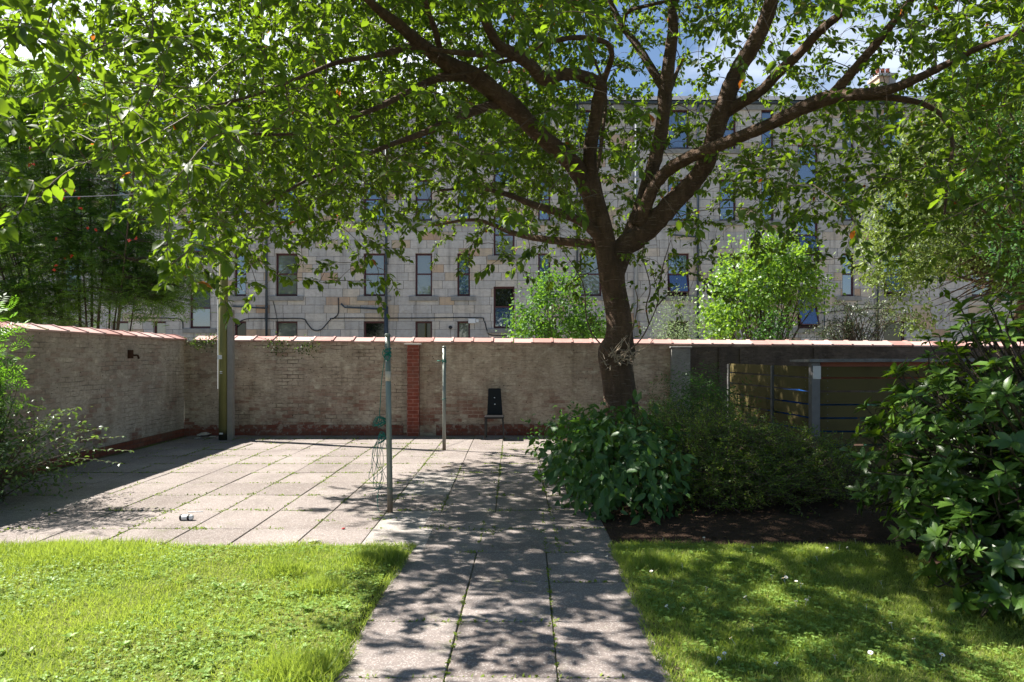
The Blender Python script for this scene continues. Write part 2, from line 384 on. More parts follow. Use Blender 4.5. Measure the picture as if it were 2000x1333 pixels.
# leaf templates: (u along, v across, w up), polygons
T_OVAL = (np.array([(0,0,0),(.30,0,-.01),(.66,0,-.05),(1,0,-.16),(.26,.40,.05),(.60,.46,.03),(.26,-.40,.05),(.60,-.46,.03)], float),
          [(0,1,4),(1,2,5,4),(2,3,5),(0,6,1),(1,6,7,2),(2,7,3)])
T_RHOM = (np.array([(0,0,0),(.45,.5,.06),(1,0,-.08),(.45,-.5,.06)], float), [(0,2,1),(0,3,2)])
T_BLADE = (np.array([(0,-.5,0),(0,.5,0),(.55,.42,.07),(.55,-.42,.07),(1,0,.28)], float), [(0,1,2,3),(3,2,4)])
def pinnate(n=5, w=.34):
    v = []; f = []
    for i in range(n):
        u = .18+.74*i/n
        for sgn in (1, -1):
            b = len(v); L = w*(1-.35*abs(i/n-.4))
            v += [(u, 0, 0), (u+.04, sgn*L*.5, .015), (u+.13, sgn*L, -.03), (u+.11, sgn*L*.45, 0)]
            f.append((b, b+1, b+2, b+3) if sgn < 0 else (b, b+3, b+2, b+1))
    b = len(v); v += [(.9, 0, 0), (1.0, .06, 0), (1.16, 0, -.04), (1.0, -.06, 0)]; f.append((b, b+3, b+2, b+1))
    return np.array(v, float), f
T_PIN = pinnate(5); T_PIN3 = pinnate(2, .5)
def unit(a): return a/(np.linalg.norm(a, axis=-1, keepdims=True)+1e-9)
def leaves(name, mat, parent, P, U, N, L, W, tmpl, rnd=None, smooth=True):
    P = np.asarray(P, float); n = len(P)
    U = unit(np.asarray(U, float)); N = np.asarray(N, float)
    N = unit(N-U*np.sum(N*U, 1)[:, None]); Vv = np.cross(N, U)
    tv, tf = tmpl; k = len(tv)
    L = np.broadcast_to(L, (n,))[:, None]; W = np.broadcast_to(W, (n,))[:, None]
    X = (P[:, None, :] + (tv[None, :, 0]*L)[:, :, None]*U[:, None, :] + (tv[None, :, 1]*W)[:, :, None]*Vv[:, None, :]
         + (tv[None, :, 2]*L)[:, :, None]*N[:, None, :])
    lp = np.concatenate([np.array(f) for f in tf]); tot = np.array([len(f) for f in tf])
    loops = (lp[None, :]+(np.arange(n)*k)[:, None]).ravel()
    V = X.reshape(-1, 3)
    if parent is not None: V = V-wloc(parent)
    me = raw_mesh(name, V, loops, np.tile(tot, n))
    r = rng.random(n) if rnd is None else rnd
    setattr_f(me, 'rnd', np.repeat(r, k))
    return link(name, me, mat, parent, smooth)
def vnoise(x, y, sc, seed=0):
    x = np.asarray(x)*sc; y = np.asarray(y)*sc; i = np.floor(x).astype(int); j = np.floor(y).astype(int); fx = x-i; fy = y-j
    fx = fx*fx*(3-2*fx); fy = fy*fy*(3-2*fy)
    def h(a, b):
        q = np.sin(a*127.1+b*311.7+seed*74.7)*43758.5453; return q-np.floor(q)
    return (h(i,j)*(1-fx)+h(i+1,j)*fx)*(1-fy)+(h(i,j+1)*(1-fx)+h(i+1,j+1)*fx)*fy
def catmull(P, sub=5):
    P = np.asarray(P, float); Q = np.vstack([2*P[0]-P[1], P, 2*P[-1]-P[-2]]); out = []
    for i in range(1, len(Q)-2):
        p0, p1, p2, p3 = Q[i-1:i+3]
        for k in range(sub):
            t = k/sub
            out.append(.5*((2*p1)+(-p0+p2)*t+(2*p0-5*p1+4*p2-p3)*t*t+(-p0+3*p1-3*p2+p3)*t**3))
    out.append(P[-1]); return np.array(out)
def rdir(n): return unit(rng.normal(size=(n, 3)))
# ------------------------------------------------------------------ ground
LAWN_D = 6.0                                              # the lawns end and the paved court begins
def pathx(x0, d): return x0+.0225*(d-3.52)
def grid_sheet(name, x0, x1, y0, y1, nx, ny, zf, mat):
    xs, ys = np.linspace(x0, x1, nx), np.linspace(y0, y1, ny); X, Y = np.meshgrid(xs, ys)
    V = np.stack([X, Y, zf(X, Y)], -1).reshape(-1, 3)
    i = np.arange((nx-1)*(ny-1)); a = (i//(nx-1))*nx+i % (nx-1)
    loops = np.stack([a, a+1, a+nx+1, a+nx], -1).ravel()
    o = link(name, raw_mesh(name, V, loops, np.full(len(i), 4)), mat, None, True); return tag(o, kind='structure')
g = MB(); g.box(-150, 150, -60, 240, -.5, -.09); tag(g.build('ground', M['earth']), kind='structure')
g = MB(); g.add([(-7.0, -1.5, -.010), (1.25, -1.5, -.010), (1.25, 14.2, -.010), (-7.0, 14.2, -.010)], [(0, 1, 2, 3)])
tag(g.build('paving_bed', M['joint']), kind='structure')
slabs = []                                                # (x0, x1, x0', x1', d0, d1) corners at the near and far end
for k in range(-2, 5):
    d0, d1 = 5.81-.745*(k+1), 5.81-.745*k
    if d1 < -1: continue
    for e0, e1 in ((-.945, -.352), (-.352, .24), (.24, .84)):
        slabs.append((pathx(e0, d0), pathx(e1, d0), pathx(e0, d1), pathx(e1, d1), d0, d1))
for r in range(11):
    d0 = 5.83+.775*r; d1 = min(d0+.775, 14.06)
    for c in range(-10, 3):
        x0 = -.76+.585*c
        slabs.append((x0, x0+.585, x0, x0+.585, d0, d1))
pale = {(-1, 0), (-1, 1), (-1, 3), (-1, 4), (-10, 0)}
sm = MB(); gp = .0035
for q, (a0, a1, b0, b1, d0, d1) in enumerate(slabs):
    sm.rv = float(np.clip(rng.normal(.48, .24), 0, .85))
    ci = int(round((a0+.76)/.585)); ri = int(round((d0-5.83)/.775))
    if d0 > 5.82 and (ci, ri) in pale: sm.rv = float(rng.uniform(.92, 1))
    tz = rng.normal(0, .0022, 4)+rng.normal(0, .002); gx = gp*rng.uniform(.7, 1.8)
    top = [(a0+gx, d0+gp), (a1-gx, d0+gp), (b1-gx, d1-gp), (b0+gx, d1-gp)]
    cx = sum(p[0] for p in top)/4; cy = sum(p[1] for p in top)/4; b = .005
    vs = [(p[0]+(b if p[0] < cx else -b), p[1]+(b if p[1] < cy else -b), tz[i]) for i, p in enumerate(top)]
    vs += [(p[0], p[1], tz[i]-b) for i, p in enumerate(top)]+[(p[0], p[1], -.05) for p in top]
    fs = [(0, 1, 2, 3)]
    for L in (0, 4):
        for i in range(4): j = (i+1) % 4; fs.append((L+i, L+4+i, L+4+j, L+j))
    sm.add(vs, fs)
tag(sm.build('paving', M['slab']), kind='structure')
def lawn_z(X, Y): return .006+.03*vnoise(X, Y, 1.1, 2)*np.clip((LAWN_D-Y)*2, 0, 1)
def lawn_edge(d): return pathx(-.95, d)
grid_sheet('lawn_west', -9.5, -.965, -1.5, LAWN_D, 60, 46, lambda X, Y: lawn_z(X, Y), M['turf'])
grid_sheet('lawn_east', .90, 3.3, -1.5, 6.02, 30, 46, lambda X, Y: lawn_z(X, Y), M['turf'])
def bed_z(X, Y):
    e = np.clip((X-.95)*1.2, 0, 1)*np.clip((Y-6.0)*1.5, 0, 1)
    return .004+e*(.05+.16*np.exp(-((X-1.7)**2+(Y-9.9)**2)/2.5)+.05*vnoise(X, Y, 2.3, 5))
grid_sheet('planting_bed', .9, 13, 6.025, 14.06, 90, 60, bed_z, M['soil'])
grid_sheet('shrub_border', 3.305, 13, -1.5, 6.02, 60, 50, lambda X, Y: .008+.05*vnoise(X, Y, 2.0, 7)*np.clip((X-3.3)*2, 0, 1), M['soil'])
# ------------------------------------------------------------------ boundary walls
WY = 14.07
g = MB(); g.add([(-26, WY+.43, -.07), (26, WY+.43, -.07), (26, 28.95, -.07), (-26, 28.95, -.07)], [(0, 1, 2, 3)]); tag(g.build('bounce_court', M['bounce_paving']), kind='structure')  # unseen pale paving added to bounce light onto the tenement
def coping(mb, a, b, z, along, face, pitch=.415):
    """ridged clay tiles; along = 'x' or 'y', the ridge lies .21 behind the eave"""
    n = int(round((b-a)/pitch)); p = (b-a)/n
    prof = [(-.055, -.115), (-.055, -.085), (.19, .0), (.25, .0), (.49, -.085), (.49, -.115)]
    for k in range(n):
        mb.rv = float(rng.random()); dz = rng.normal(0, .003)
        for (s0, s1, up) in ((a+k*p+.004, a+(k+1)*p-.045, 0), (a+(k+1)*p-.045, a+(k+1)*p-.003, .015)):
            vs = []
            for s in (s0, s1):
                for (o, h) in prof:
                    zz = z(s)+h+dz+(up if h > -.1 else up*.2); oo = o-(up*.5 if o < .2 else -up*.5)
                    vs.append((s, face+oo, zz) if along == 'x' else (face-oo, s, zz))
            m = len(prof)
            fs = [(i, i+1, m+i+1, m+i) for i in range(m-1)]+[(m-1, 0, m, 2*m-1), tuple(range(m-1, -1, -1)), tuple(range(m, 2*m))]
            if along == 'y': fs = [tuple(reversed(f)) for f in fs]
            mb.add(vs, fs)
def zback(x): return 2.06-.0075*(x+6.75)
wall = empty('boundary_wall', (0, WY+.2, 0), 'long worn brick wall with clay coping tiles running across the back of the paved court', 'wall')
b = MB(); N = 16; xs = np.linspace(-6.76, 14, N)
for i in range(N-1):
    x0, x1 = xs[i], xs[i+1]
    b.add([(x0, WY, -.08), (x1, WY, -.08), (x1, WY+.42, -.08), (x0, WY+.42, -.08), (x0, WY, zback(x0)-.1), (x1, WY, zback(x1)-.1), (x1, WY+.42, zback(x1)-.1), (x0, WY+.42, zback(x0)-.1)],
          [(0, 1, 5, 4), (2, 3, 7, 6)]+([(3, 0, 4, 7)] if i == 0 else [])+([(1, 2, 6, 5)] if i == N-2 else []))
b.build('wall_body', M['wallback'], wall)
c = MB(); coping(c, -6.55, 14, zback, 'x', WY); c.build('coping', M['coping'], wall)
pl = MB()
k = 0; x = -6.74
while x < 3.15:                                          # the paint stops at a ragged line above the bare brick
    w = .225*rng.integers(1, 4); h = .225+.075*rng.choice([0, 0, 0, 1, 1, -1], 1)[0]
    if x > -2.1: h = .24
    x1 = min(x+w, 3.2)
    if not (-2.15 < x+w/2 < -1.9): pl.box(x, x1, WY-.022, WY+.02, -.08, h)
    x += w
pl.build('plinth', M['plinthx'], wall)
pr = MB(); pr.box(-2.145, -1.905, WY-.12, WY+.01, -.06, 1.865); pp = pr.build('brick_pier', M['redbrick'], wall)
pr = MB(); pr.box(-2.2, -1.85, WY-.18, WY+.01, 1.865, 1.895, .006); pr.build('pier_cap', M['capstone'], pp)
pr = MB(); pr.box(3.26, 3.64, WY-.14, WY+.01, -.06, 1.80); pr.box(3.23, 3.67, WY-.17, WY+.01, 1.80, 1.835, .008)
pr.build('rendered_pier', M['pier'], wall)
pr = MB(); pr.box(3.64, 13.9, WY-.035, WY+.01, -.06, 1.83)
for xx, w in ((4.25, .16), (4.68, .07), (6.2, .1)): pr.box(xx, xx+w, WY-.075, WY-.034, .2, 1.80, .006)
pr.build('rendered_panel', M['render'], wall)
LX = -6.76
def zside(s): return 2.075+.0108*(14-s)
wl = empty('side_wall', (LX-.2, 8, 0), 'pale flaking painted brick wall with red coping along the left side of the court', 'wall')
b = MB(); ya, yb = 1.0, WY-.002; za, zb = zside(ya)-.1, zside(yb)-.1
b.add([(LX-.42, ya, -.08), (LX, ya, -.08), (LX, yb, -.08), (LX-.42, yb, -.08), (LX-.42, ya, za), (LX, ya, za), (LX, yb, zb), (LX-.42, yb, zb)], [(0, 3, 2, 1), (4, 5, 6, 7), (0, 1, 5, 4), (1, 2, 6, 5), (2, 3, 7, 6), (3, 0, 4, 7)])
b.build('wall_body', M['wallleft'], wl)
c = MB(); coping(c, 1.0, 14.08, zside, 'y', LX, .47); c.build('coping', M['coping'], wl)
b = MB(); b.box(LX-.01, LX+.022, 1.0, 14.04, -.08, .15); b.box(LX-.01, LX+.018, 6.5, 8.4, .15, .30); b.build('plinth', M['plinthy'], wl)
b = MB(); b.obox((LX+.02, 12.05, 1.68), (1,0,0), (0,1,0), (0,0,1), .03, .05, .075); b.tube([(LX, 12.2, 1.66), (LX+.07, 12.2, 1.66), (LX+.09, 12.2, 1.60)], .018, 6)
b.build('rusty_bracket', M['rust'], wl)
# ------------------------------------------------------------------ tenement
BY = 29.0; PX = BY/F
def bx(px): return (px-1000)*PX
def bz(py): return H+(HY-py)*PX
bld = empty('tenement_building', (0, BY+4, -.09), 'four storey grey sandstone tenement with maroon sash windows beyond the back wall', 'building')
X0, X1 = bx(-420), bx(2500); ZE = bz(200)
ROWS = [(628, 716), (495, 579), (350, 432), (213, 292)]
cols = []                                                # (x0, x1, kind)
for s in (-203, 391, 985, 1579, 2173):
    for a, w_ in ((66, 24), (147, 43), (319, 42), (420, 33), (502, 25)): cols.append((s+a, s+a+w_))
wins = []
for (a, e) in cols:
    if e < -30 or a > 2030: continue
    for r, (t_, b_) in enumerate(ROWS): wins.append((a, e, t_ + (9 if r == 0 and False else 0), b_, r, False))
for s in (391, 985, 1579):
    for (t_, b_) in ((565 if s == 391 else 560, 642), (420, 500), (282, 360)): wins.append((s-21, s+20, t_, b_, 9, True))
rects = [(bx(a), bx(e), bz(b_), bz(t_)) for (a, e, t_, b_, r, st) in wins]
xs = sorted(set([X0, X1]+[v for q in rects for v in q[:2]])); zs = sorted(set([-.3, ZE]+[v for q in rects for v in q[2:]]))
fw = MB(); vid = {}
def vert(x, z):
    if (x, z) not in vid: vid[(x, z)] = len(fw.v); fw.v.append((x, BY, z)); fw.r.append(.5)
    return vid[(x, z)]
for i in range(len(xs)-1):
    for j in range(len(zs)-1):
        cx, cz = (xs[i]+xs[i+1])/2, (zs[j]+zs[j+1])/2
        if any(q[0] < cx < q[1] and q[2] < cz < q[3] for q in rects): continue
        fw.f.append((vert(xs[i], zs[j]), vert(xs[i+1], zs[j]), vert(xs[i+1], zs[j+1]), vert(xs[i], zs[j+1]))); fw.m.append(0)
fw.add([(X0, BY, -.3), (X0, BY+9, -.3), (X0, BY+9, ZE), (X0, BY, ZE)], [(0, 3, 2, 1)])
fw.add([(X1, BY, -.3), (X1, BY+9, -.3), (X1, BY+9, ZE), (X1, BY, ZE)], [(0, 1, 2, 3)])
fw.add([(X0, BY+9, -.3), (X1, BY+9, -.3), (X1, BY+9, ZE), (X0, BY+9, ZE)], [(0, 3, 2, 1)])
fw.build('wall', M['stone'], bld)
rf = MB(); rf.add([(X0-.2, BY-.22, ZE+.02), (X1+.2, BY-.22, ZE+.02), (X1+.2, BY+4.6, ZE+2.0), (X0-.2, BY+4.6, ZE+2.0), (X0-.2, BY+9.4, ZE+.02), (X1+.2, BY+9.4, ZE+.02)],
   [(0, 1, 2, 3), (3, 2, 5, 4), (0, 3, 4), (1, 5, 2)]); roof = rf.build('roof', M['slate'], bld)
for (px, w) in ((338, 1.1), (1010, 1.1), (1725, .8)):
    ch = MB(); ch.box(bx(px)*1.155-w/2, bx(px)*1.155+w/2, BY+4.1, BY+5.0, ZE+.6, ZE+2.75); ch.box(bx(px)*1.155-w/2-.08, bx(px)*1.155+w/2+.08, BY+4.02, BY+5.08, ZE+2.75, ZE+2.9)
    cho = ch.build('chimney', M['stone'], roof)
    cp = MB()
    for q in range(3): cp.lathe((bx(px)*1.155-w*.3+q*w*.3, BY+4.55, ZE+2.88), [(.11, 0), (.09, .4), (.11, .42)], 8)
    cp.v and cp.build('chimney_pots', M['redbrick'], roof)
gt = MB(); gt.box(X0, X1, BY-.16, BY-.03, ZE-.10, ZE+.015, .02); gt.build('gutter', M['pipe'], bld)
cr = MB(); cr.box(X0, X1, BY-.07, BY+.02, ZE-.34, ZE-.12, .01); cr.build('eaves_course', M['sill'], bld)
def add_window(a, e, t_, b_, r, stair, i):
    xa, xb, z0, z1 = bx(a)+.003, bx(e)-.003, bz(b_)+.003, bz(t_)-.003
    y = BY+.13; f = .072; zm = z0+(z1-z0)*.52
    m = MB()
    m.box(xa, xa+f, y, y+.06, z0, z1); m.box(xb-f, xb, y, y+.06, z0, z1)
    m.box(xa+f, xb-f, y, y+.06, z1-f, z1); m.box(xa+f, xb-f, y, y+.06, z0, z0+f*1.3); m.box(xa+f, xb-f, y-.01, y+.05, zm-.03, zm+.03)
    w = m.build('stair_window' if stair else 'window', M['frame'], bld)
    rv = MB(); A, E, Z0, Z1 = bx(a), bx(e), bz(b_), bz(t_); y0, y1 = BY+.001, BY+.2
    rv.add([(A, y0, Z0), (A, y1, Z0), (A, y1, Z1), (A, y0, Z1), (E, y0, Z0), (E, y1, Z0), (E, y1, Z1), (E, y0, Z1)], [(0, 1, 2, 3), (4, 7, 6, 5), (3, 2, 6, 7), (0, 4, 5, 1)])
    rv.build('reveal', M['reveal'], w)
    rr = rng.random(); gm = M['glass_sky_tint']
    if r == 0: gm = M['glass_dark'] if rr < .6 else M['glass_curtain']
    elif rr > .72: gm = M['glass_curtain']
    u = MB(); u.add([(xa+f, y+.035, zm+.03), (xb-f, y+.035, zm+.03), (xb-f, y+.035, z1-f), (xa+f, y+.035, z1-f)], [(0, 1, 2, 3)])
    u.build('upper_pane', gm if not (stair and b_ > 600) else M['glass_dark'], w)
    tilt = .42 if (stair and rng.random() < .55 or (a, b_) in TILT) else 0.0
    l = MB(); zt = zm-.03; zb = z0+f*1.3
    dy = -tilt*(zt-zb); dz = (1-math.cos(tilt))*(zt-zb)
    if tilt:                                              # sash hung at the top edge and pushed out
        l.add([(xa+f, y+.02+dy, zb+dz), (xb-f, y+.02+dy, zb+dz), (xb-f, y+.02, zt), (xa+f, y+.02, zt)], [(0, 1, 2, 3)])
        l.build('lower_pane', M['glass_sky_tint'], w)
        s = MB()
        for (x0_, x1_) in ((xa+f-.03, xa+f+.015), (xb-f-.015, xb-f+.03)):
            s.obox(((x0_+x1_)/2, y+.015+dy/2, (zt+zb+dz)/2), (1,0,0), unit(np.array([0, dy, zb+dz-zt])), unit(np.cross((1,0,0), unit(np.array([0, dy, zb+dz-zt])))), .024, math.hypot(dy, zt-zb-dz)/2, .018)
        s.box(xa+f, xb-f, y-.01+dy, y+.03+dy, zb+dz-.03, zb+dz+.02)
        s.build('sash', M['frame'], w)
        dk = MB(); dk.box(xa+f, xb-f, y+.062, y+.07, z0+f, zm); dk.build('unlit_room_sheet', M['rubber'], w)  # black sheet stands in for the unlit room behind the open sash
    else:
        l.add([(xa+f, y+.02, zb), (xb-f, y+.02, zb), (xb-f, y+.02, zt), (xa+f, y+.02, zt)], [(0, 1, 2, 3)])
        l.build('lower_pane', gm, w)
    if r != 0:
        s = MB(); s.box(xa-.26, xb+.26, BY-.09, BY+.13, z0-.20, z0-.004, .012); s.build('sill', M['sill'], w)
TILT = {(1310-1579+1579, 579)}
TILT = {(985+319, 579), (1579+147, 579)}
for i, q in enumerate(wins): add_window(*q, i)
for (px, w, top, bot, mat) in ((522, .05, 200, 705, 'pipe'), (755, .055, 200, 705, 'pipe'), (1127, .045, 200, 560, 'pipe'), (1241, .085, 200, 705, 'greypipe'), (1362, .05, 195, 705, 'pipe'), (1712, .04, 210, 705, 'pipe'), (1608, .025, 560, 705, 'pipe')):
    m = MB(); x = bx(px); m.tube([(x, BY-.1, bz(bot)), (x, BY-.1, bz(top)-.1)], w, 10)
    zz = bz(bot)+.4
    while zz < bz(top)-.3:
        m.tube([(x, BY-.1, zz), (x, BY-.1, zz+.09)], w*1.28, 10); zz += 1.83
    if px == 755:
        m.tube([(bx(667), BY-.08, bz(594)), (bx(674), BY-.09, bz(601)), (bx(700), BY-.09, bz(602)), (x, BY-.09, bz(605))], .035, 8)
        m.tube([(x, BY-.1, bz(600)), (x, BY-.1, bz(705))], .085, 10)
    if px == 522: m.tube([(bx(455), BY-.08, bz(599)), (x, BY-.09, bz(603))], .03, 8)
    if px == 1362: m.tube([(bx(1306), BY-.06, bz(452)), (bx(1312), BY-.12, bz(460)), (bx(1335), BY-.1, bz(462)), (x, BY-.1, bz(464))], .035, 8)
    m.build('drainpipe', M[mat], bld, True)
m = MB()
def cab(pts, r=.022): m = MB(); m.tube(catmull([(bx(x), BY-.03, bz(y)) for x, y in pts], 5), r, 6); m.build('cable', M['cable'], bld, True)
cab([(455, 640), (480, 624), (530, 623), (590, 623), (600, 632), (612, 645), (628, 644), (645, 626), (660, 622), (800, 622), (930, 621), (945, 626), (951, 645), (960, 655), (1010, 656)])
cab([(661, 582), (661, 612), (650, 624)]); cab([(1010, 621), (1060, 620), (1180, 618)]); cab([(250, 622), (330, 622), (355, 626), (358, 645)])
cab([(533, 585), (540, 615), (544, 640)], .012); cab([(1250, 285), (1500, 296), (1850, 302)], .012); cab([(1380, 508), (1600, 540)], .01); cab([(1600, 612), (1700, 603), (1760, 606)], .02)
m = MB(); m.box(bx(915), bx(929), BY-.12, BY, bz(632), bz(623), .01); m.box(bx(930), bx(935), BY-.06, BY, bz(630), bz(624)); m.build('junction_box', M['white'], bld)
for px, py in ((1389, 529), (880, 640)):
    m = MB(); m.tube([(bx(px), BY+.01, bz(py)), (bx(px), BY-.1, bz(py))], .075, 10)
    m.build('vent_pipe', M['cable'], bld)
# ------------------------------------------------------------------ utility pole, washing posts, chair, litter
pole = empty('utility_pole', (-5.67, 13.4, 0), 'thick mossy green timber pole with grey strip standing near the left corner of the court', 'pole')
m = MB(); m.tube([(-5.67, 13.4, -.1), (-5.665, 13.4, 2), (-5.65, 13.4, 5.2)], [.086, .083, .075], 16, True, .02); m.build('pole_shaft', M['pole'], pole, True)
m = MB(); m.box(-5.575, -5.47, 13.36, 13.46, -.05, 2.55, .008); m.build('timber_strip', M['channel'], pole)
m = MB(); m.tube([(-5.745, 13.335, 1.0), (-5.74, 13.335, 3), (-5.725, 13.34, 5.1)], .012, 6); m.build('cable_conduit', M['white'], pole)
for q in ((-5.735, -5.655, 13.285, 13.31, 1.58, 1.66), (-5.69, -5.65, 13.285, 13.31, 1.33, 1.345), (-5.69, -5.65, 13.285, 13.31, 1.30, 1.312), (-5.70, -5.64, 13.285, 13.312, .115, .145)):
    m = MB(); m.box(*q); m.build('number_plate' if q[4] > 1.5 else 'marker_tag', M['white'], pole)
WIRES = [((-5.65, 13.4, 5.15), (bx(700), BY-.1, bz(230)), 'thin overhead wire from the mossy pole across to the tenement'),
         ((-5.66, 13.4, 5.0), (-17.0, 18.0, 6.3), 'thin overhead wire running left from the mossy pole past the rowan')]
for a, c_, lab in WIRES:
    a, c_ = np.array(a), np.array(c_); t_ = np.linspace(0, 1, 14)[:, None]
    p = a+(c_-a)*t_; p[:, 2] -= .35*4*(t_*(1-t_))[:, 0]
    m = MB(); m.tube(p, .008, 5); solo(m, 'overhead_wire', M['wire'], a, lab, 'wire')
def wash_post(X, Y, h, r0, r1, label, lean):
    e = empty('washing_post', (X, Y, 0), label, 'washing line post', 'washing line posts on the court')
    m = MB(); m.tube([(X, Y, -.05), (X+lean*.5, Y, h*.5), (X+lean, Y, h)], [r0, (r0+r1)/2, r1], 18); m.lathe((X+lean, Y, h-.005), [(r1*1.12, 0), (r1*1.12, .018), (r1*.7, .03)], 18)
    m.build('tube', M['galv'], e, True)
    return e
P1 = np.array([-1.305, 7.31]); P2 = np.array([-1.185, 11.93])
wp = wash_post(P1[0], P1[1], 1.885, .031, .028, 'nearer galvanised washing post with pale tape band and green cord', -.028)
m = MB(); m.lathe((P1[0]-.021, P1[1], 1.40), [(.0305, 0), (.031, .105)], 18); m.build('tape_band', M['tape'], wp, True)
def wrap(mb, X, Y, r, z, turns, pitch, th=.006):
    t_ = np.linspace(0, turns*2*math.pi, int(turns*14)); q = np.stack([X+(r+th)*np.cos(t_), Y+(r+th)*np.sin(t_), z+pitch*t_/(2*math.pi)+.006*np.sin(t_*1.7)], 1); mb.tube(q, th, 5)
m = MB(); wrap(m, P1[0]-.026, P1[1], .029, 1.66, 3, .018); wrap(m, P1[0]-.026, P1[1], .029, 1.70, 1.5, .05)
m.tube(catmull([(P1[0]-.07, P1[1]-.01, 1.74), (P1[0]-.075, P1[1]-.015, 1.68), (P1[0]-.02, P1[1]-.05, 1.62), (P1[0]+.01, P1[1]-.05, 1.68), (P1[0]-.01, P1[1]-.045, 1.75)], 5), .005, 5)
m.build('cord_knot', M['rope'], wp, True)
wp2 = wash_post(P2[0], P2[1], 1.80, .0305, .029, 'farther galvanised washing post between the brick pier and the black chair', .0)
m = MB(); wrap(m, P2[0], P2[1], .029, 1.53, 4, .013); m.tube([(P2[0]-.04, P2[1]-.03, 1.56), (P2[0]-.12, P2[1]-.03, 1.565)], .008, 5); wrap(m, P2[0], P2[1], .0295, .86, 1, .05, .004); m.build('cord_knot', M['rope'], wp2, True)
# cord hanging beside the nearer post in loops
m = MB(); X, Y = P1[0]-.09, P1[1]+.02
m.tube(catmull([(X+.03, Y, 1.66), (X-.005, Y, 1.4), (X-.02, Y, 1.15), (X-.03, Y, .98)], 6), .004, 5)
for k in range(13):
    ln = rng.uniform(.07, .15); x0 = X+.035+rng.normal(0, .012); z0 = (.985 if k < 8 else .80)+rng.normal(0, .012)
    sx = -rng.uniform(.35, 1.0); yy = rng.normal(0, .03)
    m.tube(catmull([(x0, Y, z0), (x0+sx*ln*.8, Y+yy, z0+.02), (x0+sx*ln*1.15, Y+yy, z0-ln*.55), (x0+sx*ln*.6, Y+yy*1.6, z0-ln*.45), (x0+.01, Y, z0-.02)], 5), .0042, 5)
for k in range(9):
    x0 = X+rng.normal(-.02, .03); z0 = .80+rng.normal(0, .04)
    m.tube(catmull([(x0, Y, z0), (x0+rng.normal(-.03, .05), Y+rng.normal(0, .03), z0-.22), (x0+rng.normal(-.02, .06), Y+rng.normal(0, .04), z0-rng.uniform(.34, .52)), (x0+rng.normal(-.01, .1), Y+rng.normal(0, .05), max(.2, z0-rng.uniform(.45, .6)))], 5), .0028, 4)
m.tube(catmull([(X-.02, Y, .3), (X-.05, Y, .15), (X-.03, Y-.03, .012), (X+.02, Y-.06, .012), (X-.06, Y-.1, .012)], 5), .003, 4)
solo(m, 'washing_line', M['rope'], (X, Y, .9), 'tangled green washing line hanging in loops beside the nearer post', 'washing line', smooth=True)
# chair: leans slightly to the right, faces the camera
CX, CY = -.355, 13.5
chair = empty('chair', (CX, CY, 0), 'black padded dining chair left against the back wall', 'chair')
m = MB()
bk = [(-.145, .185, .46), (.165, .185, .46), (.128, .30, .985), (-.125, .30, .985)]
vs = [(CX+x, CY+y, z) for x, y, z in bk]+[(CX+x*1.0, CY+y+.045, z) for x, y, z in bk]
m.add(vs, [(0, 1, 2, 3), (7, 6, 5, 4), (0, 4, 5, 1), (1, 5, 6, 2), (2, 6, 7, 3), (3, 7, 4, 0)]); back = m.build('backrest', M['black'], chair)
bv = back.modifiers.new('Bevel', 'BEVEL'); bv.width = .014; bv.segments = 3
for zz in (.80, .67):
    yy = CY+.185+(zz-.46)/.525*.115
    m = MB(); m.lathe((0, 0, 0), [(.013, 0), (.012, .006), (.005, .011)], 12); V = np.array(m.v); m.v = [(CX+.004+v[0]-(zz-.8)*.05, yy-v[2]-.001, zz+v[1]) for v in V]; m.build('button', M['white'], back, True)
m = MB(); m.box(CX-.185, CX+.20, CY-.19, CY+.21, .415, .465, .015); m.build('seat', M['black'], chair)
for sx, sy, lab in ((-.165, -.17, 0), (.18, -.17, 0), (-.15, .19, 0), (.165, .19, 0)):
    m = MB(); x, y = CX+sx, CY+sy; o = .02 if sx > 0 else -.01
    m.obox((x+o/2, y+(.02 if sy > 0 else 0), .207), (1,0,0), (0,1,0), unit(np.array([-o, 0, .415])), .013, .013, .208); m.build('leg', M['blackmetal'], chair)
# litter on the paving
p = at(365, 1015, 6.93); p[2] = .031
e = empty('drinks_jar', (p[0], p[1], 0), 'small white and black jar lying on its side on the sunlit paving', 'jar')
m = MB(); m.lathe(p, [(.026, -.064), (.030, -.058), (.030, .035), (.024, .058), (.020, .064)], 18, 0); m.build('jar_body', M['white'], e, True)
for h0, h1 in ((-.0655, -.045), (.012, .034)):
    m = MB(); m.lathe(p, [(.0305, h0), (.0309, h0+.004), (.0309, h1-.003), (.0305, h1)], 18, 0); m.build('dark_band', M['black'], e, True)
def lump(c, r, sq=.6, n=9):
    m = MB(); m.lathe((0, 0, 0), [(.35, -.5*sq), (.85, -.3*sq), (1, 0), (.8, .35*sq), (.35, .55*sq)], n)
    V = np.array(m.v)*(1+.14*rng.normal(size=(len(m.v), 1)))*np.asarray(r); a = rng.uniform(0, 6); c_, s_ = math.cos(a), math.sin(a)
    V = V@np.array([[c_, s_, 0], [-s_, c_, 0], [0, 0, 1]]); m.v = [tuple(v+np.array(c)) for v in V]; return m
g0 = lambda x, y: at(x, y, F*H/(y-HY))*np.array([1, 1, 0])
q = g0(612, 1061); solo(lump(q+[0, 0, .018], (.07, .04, .04)), 'stone', M['stonebit'], q, 'flat pale stone at the edge of the sunny lawn', 'stone')
